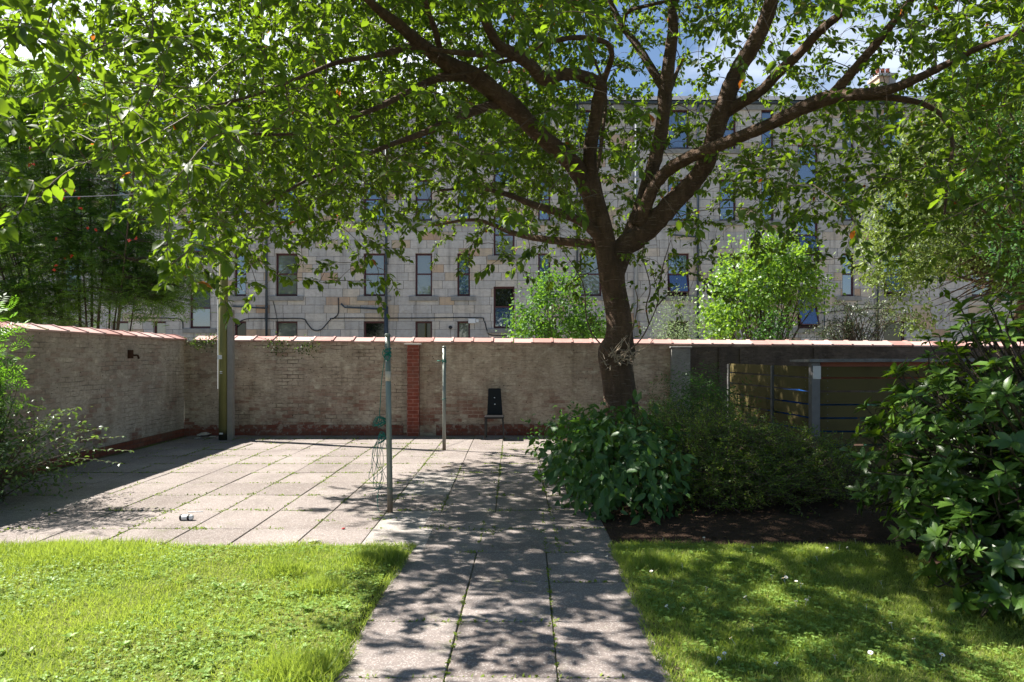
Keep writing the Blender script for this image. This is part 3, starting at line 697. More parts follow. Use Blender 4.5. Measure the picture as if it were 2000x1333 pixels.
for (x, y, s, lab) in ((398, 853, .14, 'largest broken concrete lump at the foot of the mossy pole'), (415, 856, .07, 'small broken concrete lump right beside the mossy pole'), (386, 858, .06, 'small broken concrete lump nearest the wall corner')):
    q = g0(x, y); solo(lump(q+[0, 0, s*.3], (s, s*.7, s*.8)), 'rubble', M['stonebit'], q, lab, 'rubble', 'rubble in the court corner')
q = g0(671, 1034); solo(lump(q+[0, 0, .008], (.022, .016, .02)), 'litter', M['redleaf'], q, 'tiny red scrap lying on the paving near the lawn edge', 'litter')
q = g0(382, 1001); m = MB(); m.obox(q+[0, 0, .006], (.98, .2, 0), (-.2, .98, 0), (0, 0, 1), .075, .006, .004); solo(m, 'stick', M['white'], q, 'white lolly stick on the paving behind the jar', 'stick')
q = g0(872, 914); m = MB(); m.tube([q+[-.07, -.03, .012], q+[0, 0, .018], q+[.09, .05, .012]], [.006, .009, .004], 6); solo(m, 'stick', M['stick'], q, 'brown twig lying on the path slabs beyond the near post', 'stick')
# ------------------------------------------------------------------ slatted bin store
BC = np.array([4.27, 9.64]); BF = np.array([3.99, 12.5]); BE = np.array([7.6, 9.64])
bs = empty('bin_store', (5.6, 10.8, 0), 'green stained slatted timber bin store with steel posts and a felted roof edge', 'bin store')
tops = [1.512]+[1.338-.19*k for k in range(7)]
def slat_panel(a, b_, name):
    m = MB(); d = np.append(unit(b_-a), 0); nrm = np.array([-d[1], d[0], 0]); sg = 1 if d[1] > .5 else -1; L = np.linalg.norm(b_-a); c2 = (a+b_)/2
    for k, t_ in enumerate(tops):
        lo = (tops[k+1] if k+1 < len(tops) else .01)+(.022 if k < 7 else 0)
        m.rv = float(rng.random()); m.obox((c2[0], c2[1], (t_-.004+lo)/2), d, nrm, (0, 0, 1), L/2, .014, (t_-.004-lo)/2)
    o = m.build(name, M['fence'], bs)
    sc = MB()
    for s in (-L/2+.13, L/2-.13):
        for k, t_ in enumerate(tops):
            for dz in (-.035, -.13): sc.obox((c2[0]+d[0]*s+nrm[0]*.0145*sg, c2[1]+d[1]*s+nrm[1]*.0145*sg, t_+dz), d, nrm, (0, 0, 1), .006, .003, .006)
    sc.build('screws', M['steel'], o); return o
mid = BC+(BF-BC)*.42
slat_panel(BC+(BF-BC)*.025, mid-(BF-BC)*.015, 'side_panel'); slat_panel(mid+(BF-BC)*.015, BF, 'side_panel')
slat_panel(BC+np.array([.075, .05]), np.array([6.42, 9.69]), 'front_panel'); slat_panel(np.array([6.53, 9.69]), BE+np.array([0, .05]), 'front_panel')
for (p, hh, w) in ((BC, 1.565, .058), (mid, 1.50, .035), (BF, 1.50, .04), (np.array([6.475, 9.70]), 1.565, .045), (BE, 1.565, .055)):
    m = MB(); m.box(p[0]-w, p[0]+w, p[1]-w*.9, p[1]+w*.9, -.05, hh, .006); m.build('post', M['steel'], bs)
m = MB()
xs_ = np.linspace(4.15, 7.9, 26); top_ = 1.612+.012*vnoise(xs_, xs_*0, 3.1, 4); fr_ = 9.50+.02*vnoise(xs_, xs_*0, 4.3, 8)
for i in range(25):
    x0, x1 = xs_[i], xs_[i+1]; u0, u1 = .008*i/25, .008*(i+1)/25
    m.add([(x0, fr_[i], 1.573+u0), (x1, fr_[i+1], 1.573+u1), (x1, 10.2, 1.57), (x0, 10.2, 1.57), (x0, fr_[i], top_[i]+u0), (x1, fr_[i+1], top_[i+1]+u1), (x1, 10.2, 1.60), (x0, 10.2, 1.60)],
      [(0, 3, 2, 1), (4, 5, 6, 7), (0, 1, 5, 4), (2, 3, 7, 6)]+([(3, 0, 4, 7)] if i == 0 else [])+([(1, 2, 6, 5)] if i == 24 else []))
m.build('roof', M['roofboard'], bs)
m = MB(); m.box(4.42, 7.7, 9.755, 9.79, 1.505, 1.60); m.box(4.42, 6.3, 9.80, 9.84, 1.30, 1.372); m.build('lit_red_strips', M['lit_red_strips'], bs)  # red strips added in place of a sunlit reddish surface inside the store
m = MB(); m.box(4.225, 4.335, 9.578, 9.584, 1.335, 1.52, .001); m.build('paper_notice', M['paper'], bs)
def wheelie_bin(X, Y, mat, label, rz=0.0):
    e = empty('wheelie_bin', (X, Y, 0), label, 'wheelie bin', 'wheelie bins inside the bin store'); e.rotation_euler.z = rz
    def loc(mb): mb.v = [tuple(np.array(v)+[X, Y, 0]) for v in mb.v]; return mb
    m = MB(); m.add([(-.22,-.26,.06),(.22,-.26,.06),(.22,.24,.06),(-.22,.24,.06),(-.29,-.36,.98),(.29,-.36,.98),(.29,.34,.98),(-.29,.34,.98)], [(0,3,2,1),(4,5,6,7),(0,1,5,4),(1,2,6,5),(2,3,7,6),(3,0,4,7)])
    m.box(-.305, .305, -.375, .355, .94, .985, .01); loc(m).build('body', M[mat], e)
    m = MB(); m.add([(-.3,-.39,.99),(.3,-.39,.99),(.3,.36,1.02),(-.3,.36,1.02),(-.26,-.35,1.05),(.26,-.35,1.05),(.26,.33,1.09),(-.26,.33,1.09)], [(0,3,2,1),(4,5,6,7),(0,1,5,4),(1,2,6,5),(2,3,7,6),(3,0,4,7)])
    m.tube([(-.24,.40,1.0),(.24,.40,1.0)], .016, 8); loc(m).build('lid', M[mat], e)
    for sx in (-.23, .23):
        m = MB(); m.lathe((sx-.03, .28, .1), [(.06, 0), (.1, .008), (.1, .052), (.06, .06)], 16, 0); loc(m).build('wheel', M['rubber'], e)
wheelie_bin(4.78, 10.32, 'bluebin', 'blue wheelie bin just behind the corner post of the slatted store')
wheelie_bin(4.62, 11.3, 'bluebin', 'blue wheelie bin behind the side boards, farther from the corner post')
wheelie_bin(5.7, 10.35, 'greenbin', 'green wheelie bin behind the front boards of the slatted store')
# ------------------------------------------------------------------ the big cherry tree
def limb(spec, d0=None):
    """spec: (px, py, depth, width in px) along the limb -> smooth points and radii"""
    P = np.array([np.append(at(x, y, d), w/2/F*d) for (x, y, d, w) in spec])
    Q = catmull(P, 5); return Q[:, :3], np.clip(Q[:, 3], .004, None)
LIMBS = [
 [(1226,925,10,118),(1222,870,10,80),(1215,810,10,65),(1208,750,10,62),(1203,705,10,61),(1207,680,10,59),(1210,655,10,52),(1208,610,10,48),(1200,565,10,46),(1195,530,10,50),(1185,485,10,42),(1172,430,9.95,40),(1160,390,9.9,40),(1150,350,9.85,42)],
 [(1156,375,9.87,36),(1120,322,9.7,34),(1080,286,9.5,33),(1040,250,9.2,33),(1008,215,9.0,34),(968,183,8.7,36),(930,152,8.4,36),(890,134,8.1,34),(860,115,7.8,28),(820,86,7.4,24),(780,50,7.0,22),(740,20,6.6,18),(705,-15,6.2,14),(640,-90,5.6,10),(540,-160,5.2,7)],
 [(905,146,8.2,24),(850,155,7.9,15),(800,178,7.5,13),(750,205,7.1,11),(700,225,6.8,9),(650,243,6.5,8),(570,262,6.0,6),(470,262,5.6,5)],
 [(985,200,8.9,22),(955,207,8.7,18),(920,220,8.4,17),(880,236,8.2,16),(840,255,7.9,14),(800,270,7.7,11),(740,292,7.3,9),(680,322,6.9,8),(600,352,6.4,6),(520,400,6.0,5)],
 [(872,122,7.9,20),(860,98,7.8,13),(850,60,7.6,12),(835,20,7.4,11),(820,-40,7.1,9),(790,-140,6.8,6)],
 [(815,88,7.4,18),(770,100,7.1,12),(720,112,6.8,10),(660,122,6.4,9),(590,150,6.0,7),(500,185,5.6,6),(390,215,5.2,5)],
 [(1155,372,9.85,30),(1152,300,9.7,27),(1160,250,9.6,26),(1168,200,9.5,26),(1172,168,9.4,26),(1140,150,9.2,23),(1100,145,9.0,24),(1065,156,8.8,25),(1038,130,8.6,23),(1000,103,8.3,22),(975,90,8.1,20),(955,58,7.9,18),(940,20,7.7,16),(925,-25,7.4,15),(900,-120,7.0,10)],
 [(1170,178,9.45,18),(1185,142,9.3,12),(1195,106,9.1,11),(1180,82,9.0,10),(1120,74,8.8,10),(1060,88,8.6,9),(1010,113,8.4,9),(960,127,8.2,8),(925,142,8.0,6),(850,150,7.6,4)],
 [(1000,104,8.3,18),(950,106,8.0,14),(900,104,7.7,11),(840,96,7.4,7)],
 [(1163,345,9.95,10),(1172,300,10.2,8),(1178,250,10.4,7),(1182,180,10.6,6),(1150,90,10.9,5)],
 [(1180,470,9.98,26),(1140,436,9.8,18),(1090,415,9.6,16),(1040,400,9.3,13),(990,380,9.0,10),(930,368,8.7,6),(860,372,8.3,5)],
 [(1165,478,10.05,20),(1100,472,10.2,16),(1050,466,10.4,13),(1000,455,10.7,10),(930,430,11,7),(850,440,11.3,5)],
 [(1198,535,10,46),(1215,488,9.98,42),(1245,462,9.95,42),(1280,434,9.9,42),(1310,400,9.8,40),(1345,365,9.7,36),(1375,326,9.6,34),(1390,285,9.5,34),(1402,240,9.4,36),(1420,190,9.3,34),(1440,140,9.2,32),(1470,90,9.0,30),(1495,40,8.8,28),(1510,-15,8.6,26),(1530,-120,8.3,18),(1560,-240,8.0,10)],
 [(1408,225,9.4,26),(1450,200,9.2,22),(1490,175,9.0,20),(1520,142,8.8,20),(1560,106,8.5,18),(1600,62,8.2,17),(1650,20,7.8,14),(1690,-30,7.4,11),(1760,-120,7.0,7)],
 [(1248,440,9.9,28),(1262,400,9.8,25),(1282,358,9.7,24),(1304,334,9.6,24),(1340,311,9.4,25),(1390,290,9.1,24),(1440,270,8.9,24),(1500,245,8.6,24),(1560,215,8.3,26),(1620,191,8.0,28),(1680,184,7.7,20),(1740,174,7.4,19),(1800,150,7.1,16),(1850,125,6.9,14),(1910,95,6.6,11),(2000,60,6.2,8)],
 [(1625,188,8.0,22),(1660,146,7.8,18),(1700,100,7.5,17),(1740,50,7.2,15),(1780,0,6.9,13),(1830,-80,6.5,9)],
 [(1665,188,7.8,18),(1740,191,7.6,13),(1810,206,7.4,10),(1850,240,7.3,8),(1860,290,7.2,7),(1850,350,7.1,6),(1845,420,7.1,4)],
 [(1228,470,10.05,34),(1253,405,10.1,32),(1270,345,10.2,28),(1285,290,10.2,26),(1295,230,10.2,26),(1300,172,10.2,27),(1308,110,10.1,24),(1315,50,10,19),(1310,-10,9.9,15),(1300,-120,9.8,9)],
 [(1300,178,10.2,20),(1270,130,10.3,16),(1245,90,10.4,14),(1215,50,10.5,12),(1190,0,10.6,10),(1150,-80,10.8,6)],
 [(1215,60,10.5,9),(1225,25,10.2,8),(1270,10,9.8,7),(1360,-10,9.2,5)],
 [(1287,300,10.25,14),(1300,250,10.5,12),(1302,200,10.7,10),(1330,120,11.2,7)],
]
tree = empty('cherry_tree', tuple(at(1222, 916, 10)*[1, 1, 0]), 'big spreading cherry tree with leaning brown trunk rising from the planted bed', 'tree')
tm = MB(); nodes = []; nrad = []; main = []
for i, sp in enumerate(LIMBS):
    P, r = limb(sp)
    if i == 0:
        ph = rng.uniform(0, 6, 5); n = 28; s0 = len(tm.v)
        tm.tube(P, r, n)
        for a in range(len(P)):
            z = P[a][2]; burl = .12*math.exp(-((z-1.72)/.14)**2)
            for k in range(n):
                th = 2*math.pi*k/n
                f = 1+.03*math.sin(2*th+ph[2]+z*3.1)*math.sin(z*5)+.06*math.sin(3*th+ph[0]+z*.8)+.035*math.sin(7*th+ph[1]+z*2.2)+.02*math.sin(13*th+ph[2]+z*5)+burl*(.6+.8*math.sin(2*th+ph[3]))+.12*max(0, .5-z)*math.cos(5*th+ph[4])
                v = np.array(tm.v[s0+a*n+k]); tm.v[s0+a*n+k] = tuple(P[a]+(v-P[a])*f)
    else: tm.tube(P, r, 14 if r[0] > .05 else 8, True, .05)
    for q, rr in zip(P, r):
        if i == 0 and q[2] < 3.0: continue
        nodes.append(q); nrad.append(rr)
    if True:
        for q, rr in zip(P, r):
            if rr > .022: main.append((1000+q[0]/q[1]*F, HY-(q[2]-H)/q[1]*F, q[1], rr/q[1]*F))
trunk = tm.build('trunk', M['bark'], tree, True)
# pale sucker stems around the burl and upright water shoots beside the trunk
dm = MB(); c0 = at(1205, 702, 9.72)
for k in range(22):
    a = rng.uniform(-1.0, 1.25); s = c0+np.array([.22*math.sin(a)+.04, -.12*math.cos(a)+.12, rng.normal(-.0, .05)])
    e = s+np.array([rng.uniform(-.1, .32)*(1 if rng.random() < .75 else -1), rng.uniform(-.22, -.02), rng.uniform(-.12, .33)])
    dm.tube(catmull([s, (s+e)/2+rng.normal(0, .05, 3)-[0, .06, .02], e], 4), np.linspace(.010, .003, 9), 5)
for k in range(30):
    s = c0+np.array([rng.uniform(-.2, .25), -.1+rng.normal(0, .03), rng.normal(0, .05)]); e = s+rng.normal(0, .09, 3)+[0, -.06, .02]
    dm.tube([s, (s+e)/2+rng.normal(0, .02, 3), e], [.005, .004, .002], 4)
dm.build('dead_suckers', M['deadtwig'], tree)
SH = [[(1225,690),(1250,665),(1265,640),(1282,600),(1285,570),(1270,520)],[(1282,600),(1300,580),(1325,560)],[(1268,635),(1262,600),(1270,560),(1255,500),(1262,470)],[(1285,575),(1295,520),(1310,470)],[(1190,690),(1150,640),(1140,560),(1120,520),(1085,470)],[(1225,685),(1245,600),(1240,560)]]
tw = MB(); shoots = []
for s in SH:
    q = catmull([at(x, y, 9.72-.1*i) for i, (x, y) in enumerate(s)], 5); tw.tube(q, np.linspace(.012, .005, len(q)), 5)
    for p in q[6::4]: shoots.append(p)
# crown: where shoots grow, by direction from the garden; each grows at its own real depth inside the crown
GX = np.arange(-200, 2201, 200); GY = np.array([-520, -200, 0, 150, 300, 400, 500, 580, 660])
D = np.array([
 [.2,.45,.5,.6,.65,.65,.6,.5,.45,.4,.35,.3,.2],
 [.3,.55,.65,.8,.85,.85,.8,.7,.55,.5,.40,.45,.3],
 [.3,.70,.45,.50,.75,.85,.95,.85,.5,.6,.45,.95,.9],
 [.15,.50,.50,.60,.85,.85,.70,.6,.22,.28,.30,.80,.8],
 [.05,.40,.60,.90,.9,.85,.70,.42,.24,.36,.50,.55,.5],
 [0,.05,.30,.85,1.,.85,.75,.25,.22,.36,.50,.42,.4],
 [0,0,.05,.65,.48,.26,.40,.16,.10,.14,.34,.30,.3],
 [0,0,0,.26,.12,.03,.10,.10,.02,.0,.03,.1,.1],
 [0,0,0,0,0,0,0,0,0,0,0,0,0]])
def dens(x, y):
    i = np.clip((x+200)/200, 0, len(GX)-1.001); j = np.interp(y, GY, np.arange(len(GY))); j = np.clip(j, 0, len(GY)-1.001)
    a, b = i.astype(int), j.astype(int); fx, fy = i-a, j-b
    return (D[b, a]*(1-fx)+D[b, a+1]*fx)*(1-fy)+(D[b+1, a]*(1-fx)+D[b+1, a+1]*fx)*fy
mainA = np.array(main)
def sample_crown(n):
    out = []
    while sum(map(len, out)) < n:
        k = 20000; x = rng.uniform(-260, 2260, k); y = rng.uniform(-520, 640, k); d = (4.4**2.9+(13.2**2.9-4.4**2.9)*rng.random(k))**(1/2.9)
        nr = rng.random(k) < .03; d = np.where(nr & (x < 420), rng.uniform(3.1, 4.2, k), d)
        P = np.stack([(x-1000)/F*d, d, H+(HY-y)/F*d], 1)
        ok = rng.random(k) < dens(x, y+np.interp(x, [0, 300, 1000, 1300, 2000], [40, 85, 85, 45, 45]))*(.45+.75*vnoise(x+d*60, y+d*35, 1/105, 3))
        ok &= ((P[:, 0]-.3)/7.2)**2+((P[:, 1]-8.2)/5.6)**2 < 1
        ok &= (P[:, 2] > 2.15) & (P[:, 2] < 9.5-.09*((P[:, 0]-.5)**2)*.8)
        gx, gy = P[:, 0]+.846*P[:, 2], P[:, 1]-.297*P[:, 2]       # where its shadow lands
        lim = np.interp(gy, [0, 6.9, 7.4, 8.4, 9.3, 10.2, 11.3, 13], [-1.15, -1.0, -2.0, -2.0, -1.2, -.9, -.2, .0])
        ok &= gx > lim+rng.normal(0, .10, k)
        rx, ry = P[:, 0]+.846*(P[:, 2]-1.4), P[:, 1]-.297*(P[:, 2]-1.4)
        ok &= ~((rx > 2.9) & (rx < 5.2) & (ry > 3.6) & (ry < 6.3) & (rng.random(k) < .5))
        ok &= ~((gx > -1.2) & (gx < 1.1) & (gy > 2.8) & (gy < 4.7) & (rng.random(k) < .45))
        ok &= ~((gx > 1.0) & (gx < 3.3) & (gy > 3.0) & (gy < 6.0) & (rng.random(k) < .33))
        # keep the big limbs in view
        idx = np.where(ok)[0]
        if len(idx):
            dd = (x[idx][:, None]-mainA[None, :, 0])**2+(y[idx][:, None]-mainA[None, :, 1])**2
            hit = ((dd < (mainA[None, :, 3]+24)**2) & (d[idx][:, None] < mainA[None, :, 2])).any(1)
            ok[idx[hit & (rng.random(len(idx)) < .93)]] = False
        out.append(P[ok])
    return np.concatenate(out)[:n]
NCL = 8800
C = sample_crown(NCL)
# extra leaf clusters added along the sun's rays to shade the bin store
T0 = np.stack([rng.uniform(3.9, 4.6, 340), rng.uniform(9.4, 12.6, 340), rng.uniform(.5, 1.5, 340)], 1); hz = rng.uniform(3.6, 8.2, 340)
T1 = T0+np.array([-.846, .297, 1.0])*(hz-T0[:, 2])[:, None]
T1 = T1[(((T1[:, 0]-.3)/7.2)**2+((T1[:, 1]-8.2)/5.6)**2 < 1.05) & ((hz > 4.6) | (rng.random(340) < .35))]; 
T2 = np.array([at(*q) for q in ((425,545,6.1),(440,590,6.1),(450,560,6.3),(475,540,6.4),(430,500,6.3),(400,530,6.2),(520,520,6.5),(560,540,6.5),(600,545,6.4),(640,520,6.6),(690,550,6.6),(735,575,6.6),(760,540,6.7),(700,500,6.9),(955,520,7.0),(985,500,7.1),(930,470,7.2),(1050,480,8.0),(1010,520,7.3),(255,415,5.5),(290,400,5.6),(1140,480,8.6),(1080,455,8.4))])
C = np.concatenate([C, T1, T2]); NCL = len(C)
nodes = np.array(nodes); nrad = np.array(nrad)
d2 = np.array([np.min(np.sum((nodes-c)**2, 1)) for c in C]); C = C[np.argsort(d2)]
cap = len(nodes)+NCL*10; NO = np.zeros((cap, 3)); NO[:len(nodes)] = nodes; NR = np.zeros(cap); NR[:len(nodes)] = nrad; nn = len(nodes)
LP, LU, LN, LL = [], [], [], []
def put_leaves(path, n, size):
    """leaves alternate along the outer part of a shoot and hang a little"""
    m = len(path)
    t = np.linspace(.25, 1, n); idx = np.clip(t*(m-1), 0, m-1.001); a = idx.astype(int); f = (idx-a)[:, None]
    p = path[a]*(1-f)+path[a+1]*f; dr = unit(path[a+1]-path[a])
    side = unit(np.cross(dr, rng.normal(size=(n, 3))*[.35, .35, 1])+1e-6)*np.where(np.arange(n) % 2, 1, -1)[:, None]
    u = unit(side*rng.uniform(.5, 1.1, (n, 1))+dr*rng.uniform(.3, .9, (n, 1))+np.array([0, 0, -1])*rng.uniform(-.05, .5, (n, 1)))
    nrm = unit(np.array([0, 0, 1])+rng.normal(0, .42, (n, 3)))
    LP.append(p+u*.018); LU.append(u); LN.append(nrm); LL.append(size*rng.uniform(.62, 1.2, n))
for c in C:
    dv = NO[:nn]-c; q = np.sum(dv*dv, 1)+np.where(dv[:, 2] > .25, .15, 0)
    i = int(np.argmin(q)); s = NO[i]; L = np.linalg.norm(c-s)
    if L < .12: c = s+unit(rng.normal(size=3)+[0, 0, -.3])*.25; L = .25
    mid = (s+c)/2+np.array([0, 0, .10*L])+rng.normal(0, .05*L, 3)
    tip = c+unit((c-s)*[1, 1, .4]+rng.normal(0, .3*L, 3))*.17+[0, 0, -.06]
    path = catmull([s, mid, c, tip], 3)
    r0 = min(NR[i]*.6, .006+.006*L); tw.tube(path, np.linspace(max(.0035, r0), .0022, len(path)), 4, False)
    k = len(path)-1
    NO[nn:nn+k] = path[1:]; NR[nn:nn+k] = np.linspace(max(.0035, r0), .002, k); nn += k
    put_leaves(path[-min(len(path), 7):], int(rng.integers(13, 22)), .090)
for p in shoots:
    e = p+np.array([rng.normal(0, .12), rng.normal(0, .12), .04]); put_leaves(np.array([p, (p+e)/2, e]), 6, .085)
tw.build('twigs', M['twig'], tree)
LP, LU, LN, LL = np.concatenate(LP), np.concatenate(LU), np.concatenate(LN), np.concatenate(LL)
leaves('crown', M['cherry'], tree, LP, LU, LN, LL, LL*.55, T_OVAL)
# ------------------------------------------------------------------ shrubs and other trees
def clumps(lobes, n):
    """points on the outer shells of a few lobes: centre, radii; with outward directions"""
    w = np.array([l[1][0]*l[1][1]+l[1][0]*l[1][2] for l in lobes]); k = rng.choice(len(lobes), n, p=w/w.sum())
    c = np.array([l[0] for l in lobes])[k]; r = np.array([l[1] for l in lobes])[k]
    d = rdir(n); return c, r, d
def bush(name, lobes, mat, n, size, aspect, tmpl, label, cat, base, group=None, shell=(.55, 1.0), up=.4, clump=.12, per=9, stems=10, stem_r=.02, zmin=.02, droop=.25, stemmat='bark2', rag=.3, parts=('foliage', 'stem')):
    e = empty(name, base, label, cat, group)
    nc = max(1, n//per); c, r, d = clumps(lobes, nc)
    rag_ = 1+rag*(vnoise(d[:, 0]*2+c[:, 0], d[:, 2]*2+d[:, 1]*2, 1.6, 4)-.55)*2
    f = rng.uniform(shell[0]**2, shell[1]**2, nc)**.5*rag_
    Q = c+d*r*f[:, None]; Q = Q[Q[:, 2] > zmin]; keep = len(Q)
    out = unit(Q-np.array([l[0] for l in lobes]).mean(0)); idx = np.repeat(np.arange(keep), per); m = len(idx)
    P = Q[idx]+rng.normal(0, clump, (m, 3)); P[:, 2] = np.maximum(P[:, 2], zmin)
    U = unit(out[idx]*.7+rng.normal(0, .7, (m, 3))+[0, 0, -droop]); N = unit(np.array([0, 0, 1])*up+out[idx]*.6+rng.normal(0, .5, (m, 3)))
    L = size*rng.uniform(.6, 1.25, m)
    leaves(parts[0], M[mat], e, P, U, N, L, L*aspect, tmpl)
    if stems:
        sm_ = MB(); b = np.array(base, float)
        for i in rng.choice(keep, min(stems*3, keep), False):
            s = b+np.array([rng.normal(0, .25*lobes[0][1][0]), rng.normal(0, .25*lobes[0][1][1]), 0])*.7; q = Q[i]
            midp = s*.5+q*.5+np.array([0, 0, .12*np.linalg.norm(q-s)])+rng.normal(0, .05, 3)
            sm_.tube(catmull([s, midp, q], 4), np.linspace(stem_r, stem_r*.25, 9), 6, False)
        sm_.build(parts[1], M[stemmat], e)
    return e
# rhododendron: whorls of leathery leaves at the shoot tips
def rhododendron():
    e = empty('rhododendron', (3.6, 4.7, 0), 'big glossy rhododendron with whorled leathery leaves at the right edge of the lawn', 'shrub')
    lobes = [((4.05, 4.7, 1.05), (1.35, 1.25, 1.15)), ((4.0, 5.7, .85), (1.03, .9, .78)), ((3.3, 4.35, .50), (.58, .5, .48)), ((3.75, 4.5, .45), (.95, .8, .55)), ((3.9, 3.9, .55), (.8, .6, .6)), ((4.7, 5.4, 1.3), (1.3, 1.2, 1.0)), ((3.55, 5.0, .75), (.75, .8, .62))]
    c, r, d = clumps(lobes, 2000); f = np.where(rng.random(2000) < .72, rng.uniform(.88, 1.06, 2000), rng.uniform(.5, .88, 2000))
    f *= 1+.16*(vnoise(d[:, 0]*3+c[:, 0], d[:, 2]*3+d[:, 1], 1.7, 9)-.5)*2
    Q = c+d*r*f[:, None]; ok = Q[:, 2] > .10; Q, d = Q[ok], unit((d/r)[ok]); P, U, N, L, Rr = [], [], [], [], []
    sm_ = MB()
    for q, o in zip(Q, d):
        ax = unit(o*.7+np.array([0, 0, .75])+rng.normal(0, .25, 3)); k = int(rng.integers(7, 11))
        a = unit(np.cross(ax, rng.normal(size=3))); b = np.cross(ax, a); th = np.arange(k)*2.4+rng.uniform(0, 6); sp = rng.uniform(.05, .75, k)
        u = np.cos(th)[:, None]*a+np.sin(th)[:, None]*b
        uu = unit(u+ax*(.75-sp[:, None])); P.append(q-ax*(sp[:, None]*.035)); U.append(uu); N.append(unit(ax+rng.normal(0, .12, (k, 3))+u*(.25)))
        L.append(.118*rng.uniform(.65, 1.2, k)); Rr.append(np.clip(rng.normal(.35, .2)+(.35 if rng.random() < .08 else 0)+rng.normal(0, .12, k), 0, 1))
        sm_.tube(catmull([q-ax*.04-o*.30+[0, 0, -.12], q-ax*.14, q], 3), [.007, .007, .006, .006, .005, .005, .004], 5, False)
    QQ = Q[(Q[:, 2] > .7) & (Q[:, 0] > 3.5)]
    for q in QQ[rng.choice(len(QQ), 90, False)]:
        s = np.array([4.3+rng.normal(0, .22), 5.0+rng.normal(0, .2), 0]); sm_.tube(catmull([s, s*.45+q*.55+rng.normal(0, .08, 3), q], 4), np.linspace(.022, .006, 9), 6, False)
    sm_.build('stem', M['bark2'], e)
    P, U, N, L = map(np.concatenate, (P, U, N, L)); leaves('foliage', M['rhodo'], e, P, U, N, L, L*.42, T_OVAL, np.concatenate(Rr))
    # spent flower heads
    for q, o in list(zip(Q[::20], d[::20]))[:95]:
        m = MB()
        for k in range(6): t_ = q+unit(o+[0, 0, .8]+rng.normal(0, .35, 3))*rng.uniform(.03, .07); m.tube([q, t_], [.0025, .004], 4)
        m.build('spent_flower_head', M['stick'], e)
rhododendron()
# broad leaved shrub at the front of the bed
bush('broad_shrub', [((1.02, 7.5, .42), (.62, .75, .46)), ((1.35, 7.15, .42), (.48, .55, .42)), ((.95, 8.6, .45), (.6, .8, .42)), ((1.5, 8.6, .55), (.7, .8, .45))], 'broad', 2600, .135, .46, T_OVAL,
     'bushy shrub with drooping broad blue-green leaves spilling over the path slabs', 'shrub', (1.2, 7.8, .02), shell=(.72, 1.03), per=6, clump=.07, droop=.75, up=.7, stems=14, stem_r=.009)
bush('undergrowth', [((1.0, 10.7, .35), (.7, .8, .42)), ((1.9, 11.0, .35), (.9, .7, .42)), ((1.3, 9.7, .24), (.5, .5, .26)), ((2.4, 9.7, .35), (.6, .6, .4))], 'elder', 2600, .07, .5, T_OVAL,
     'low leafy undergrowth growing around the foot of the cherry trunk', 'shrub', (1.5, 10.4, .05), shell=(.6, 1.05), per=7, clump=.07, stems=14, stem_r=.006, rag=.5)
# fine twiggy spreading shrub: sprays of tiny leaves along arching twigs
def spray_shrub():
    e = empty('twiggy_shrub', (2.6, 8.6, .02), 'wide low shrub of arching twigs with tiny leaves in the middle of the bed', 'shrub')
    lobes = [((2.3, 8.3, .42), (1.15, 1.15, .52)), ((3.1, 8.4, .36), (1.0, .95, .46)), ((3.6, 8.6, .32), (.7, .65, .38)), ((2.5, 9.3, .5), (1.1, .9, .5)), ((2.1, 7.6, .3), (.8, .5, .36)), ((2.45, 7.25, .24), (1.0, .5, .30)), ((3.25, 7.6, .28), (.85, .5, .34))]
    n = 2900; c, r, d = clumps(lobes, n); d[:, 2] = np.abs(d[:, 2])*np.where(rng.random(n) < .8, 1, -1)
    Q = c+d*r*rng.uniform(.5, 1.02, n)[:, None]*(1+.25*(vnoise(c[:, 0]*3+d[:, 0]*2, c[:, 1]+d[:, 1]*2, 1.9, 6)-.5)[:, None]*2); Q[:, 2] = np.maximum(Q[:, 2], .09)
    sm_ = MB(); P, U, N, L = [], [], [], []
    for q, o in zip(Q, d):
        h = unit(np.array([o[0], o[1]*.8, .25*o[2]+.12])+rng.normal(0, .35, 3)); ln = rng.uniform(.22, .5); s = q-h*ln*.6-[0, 0, .07]; tip = q+h*ln*.5+[0, 0, -.02]
        path = catmull([s, q, tip], 4); path[:, 2] = np.maximum(path[:, 2], .06); sm_.tube(path, np.linspace(.004, .0015, len(path)), 4, False)
        k = int(26*ln/.35); t_ = rng.uniform(.1, 1, k)*(len(path)-1.001); a = t_.astype(int); f = (t_-a)[:, None]; p = path[a]*(1-f)+path[a+1]*f
        sd = np.cross(h, [0, 0, 1])*np.where(np.arange(k) % 2, 1, -1)[:, None]
        P.append(p+rng.normal(0, .012, (k, 3))); U.append(unit(sd+h*.5+rng.normal(0, .35, (k, 3)))); N.append(unit(np.array([0, 0, 1])+rng.normal(0, .45, (k, 3)))); L.append(rng.uniform(.019, .038, k))
    for q in Q[rng.choice(n, 150, False)]:
        s = np.array([2.7+rng.normal(0, .6), 8.6+rng.normal(0, .4), 0]); sm_.tube(catmull([s, (s+q)/2+[0, 0, .12], q], 4), np.linspace(.012, .004, 9), 5, False)
    sm_.build('stem', M['twig'], e); P, U, N, L = map(np.concatenate, (P, U, N, L)); leaves('foliage', M['lonicera'], e, P, U, N, L, L*.62, T_RHOM)
spray_shrub()
bush('elder_bush', [((3.0, 11.0, .95), (.62, .5, .55)), ((3.35, 11.2, .7), (.5, .45, .5)), ((2.6, 11.2, .6), (.45, .4, .4))], 'elder', 1500, .17, 1.0, T_PIN3,
     'dark leafy elder bush in front of the pale rendered pier', 'shrub', (3.0, 11.1, .03), shell=(.3, 1.05), per=4, clump=.09, stems=9, stem_r=.010, droop=.35, up=.8)
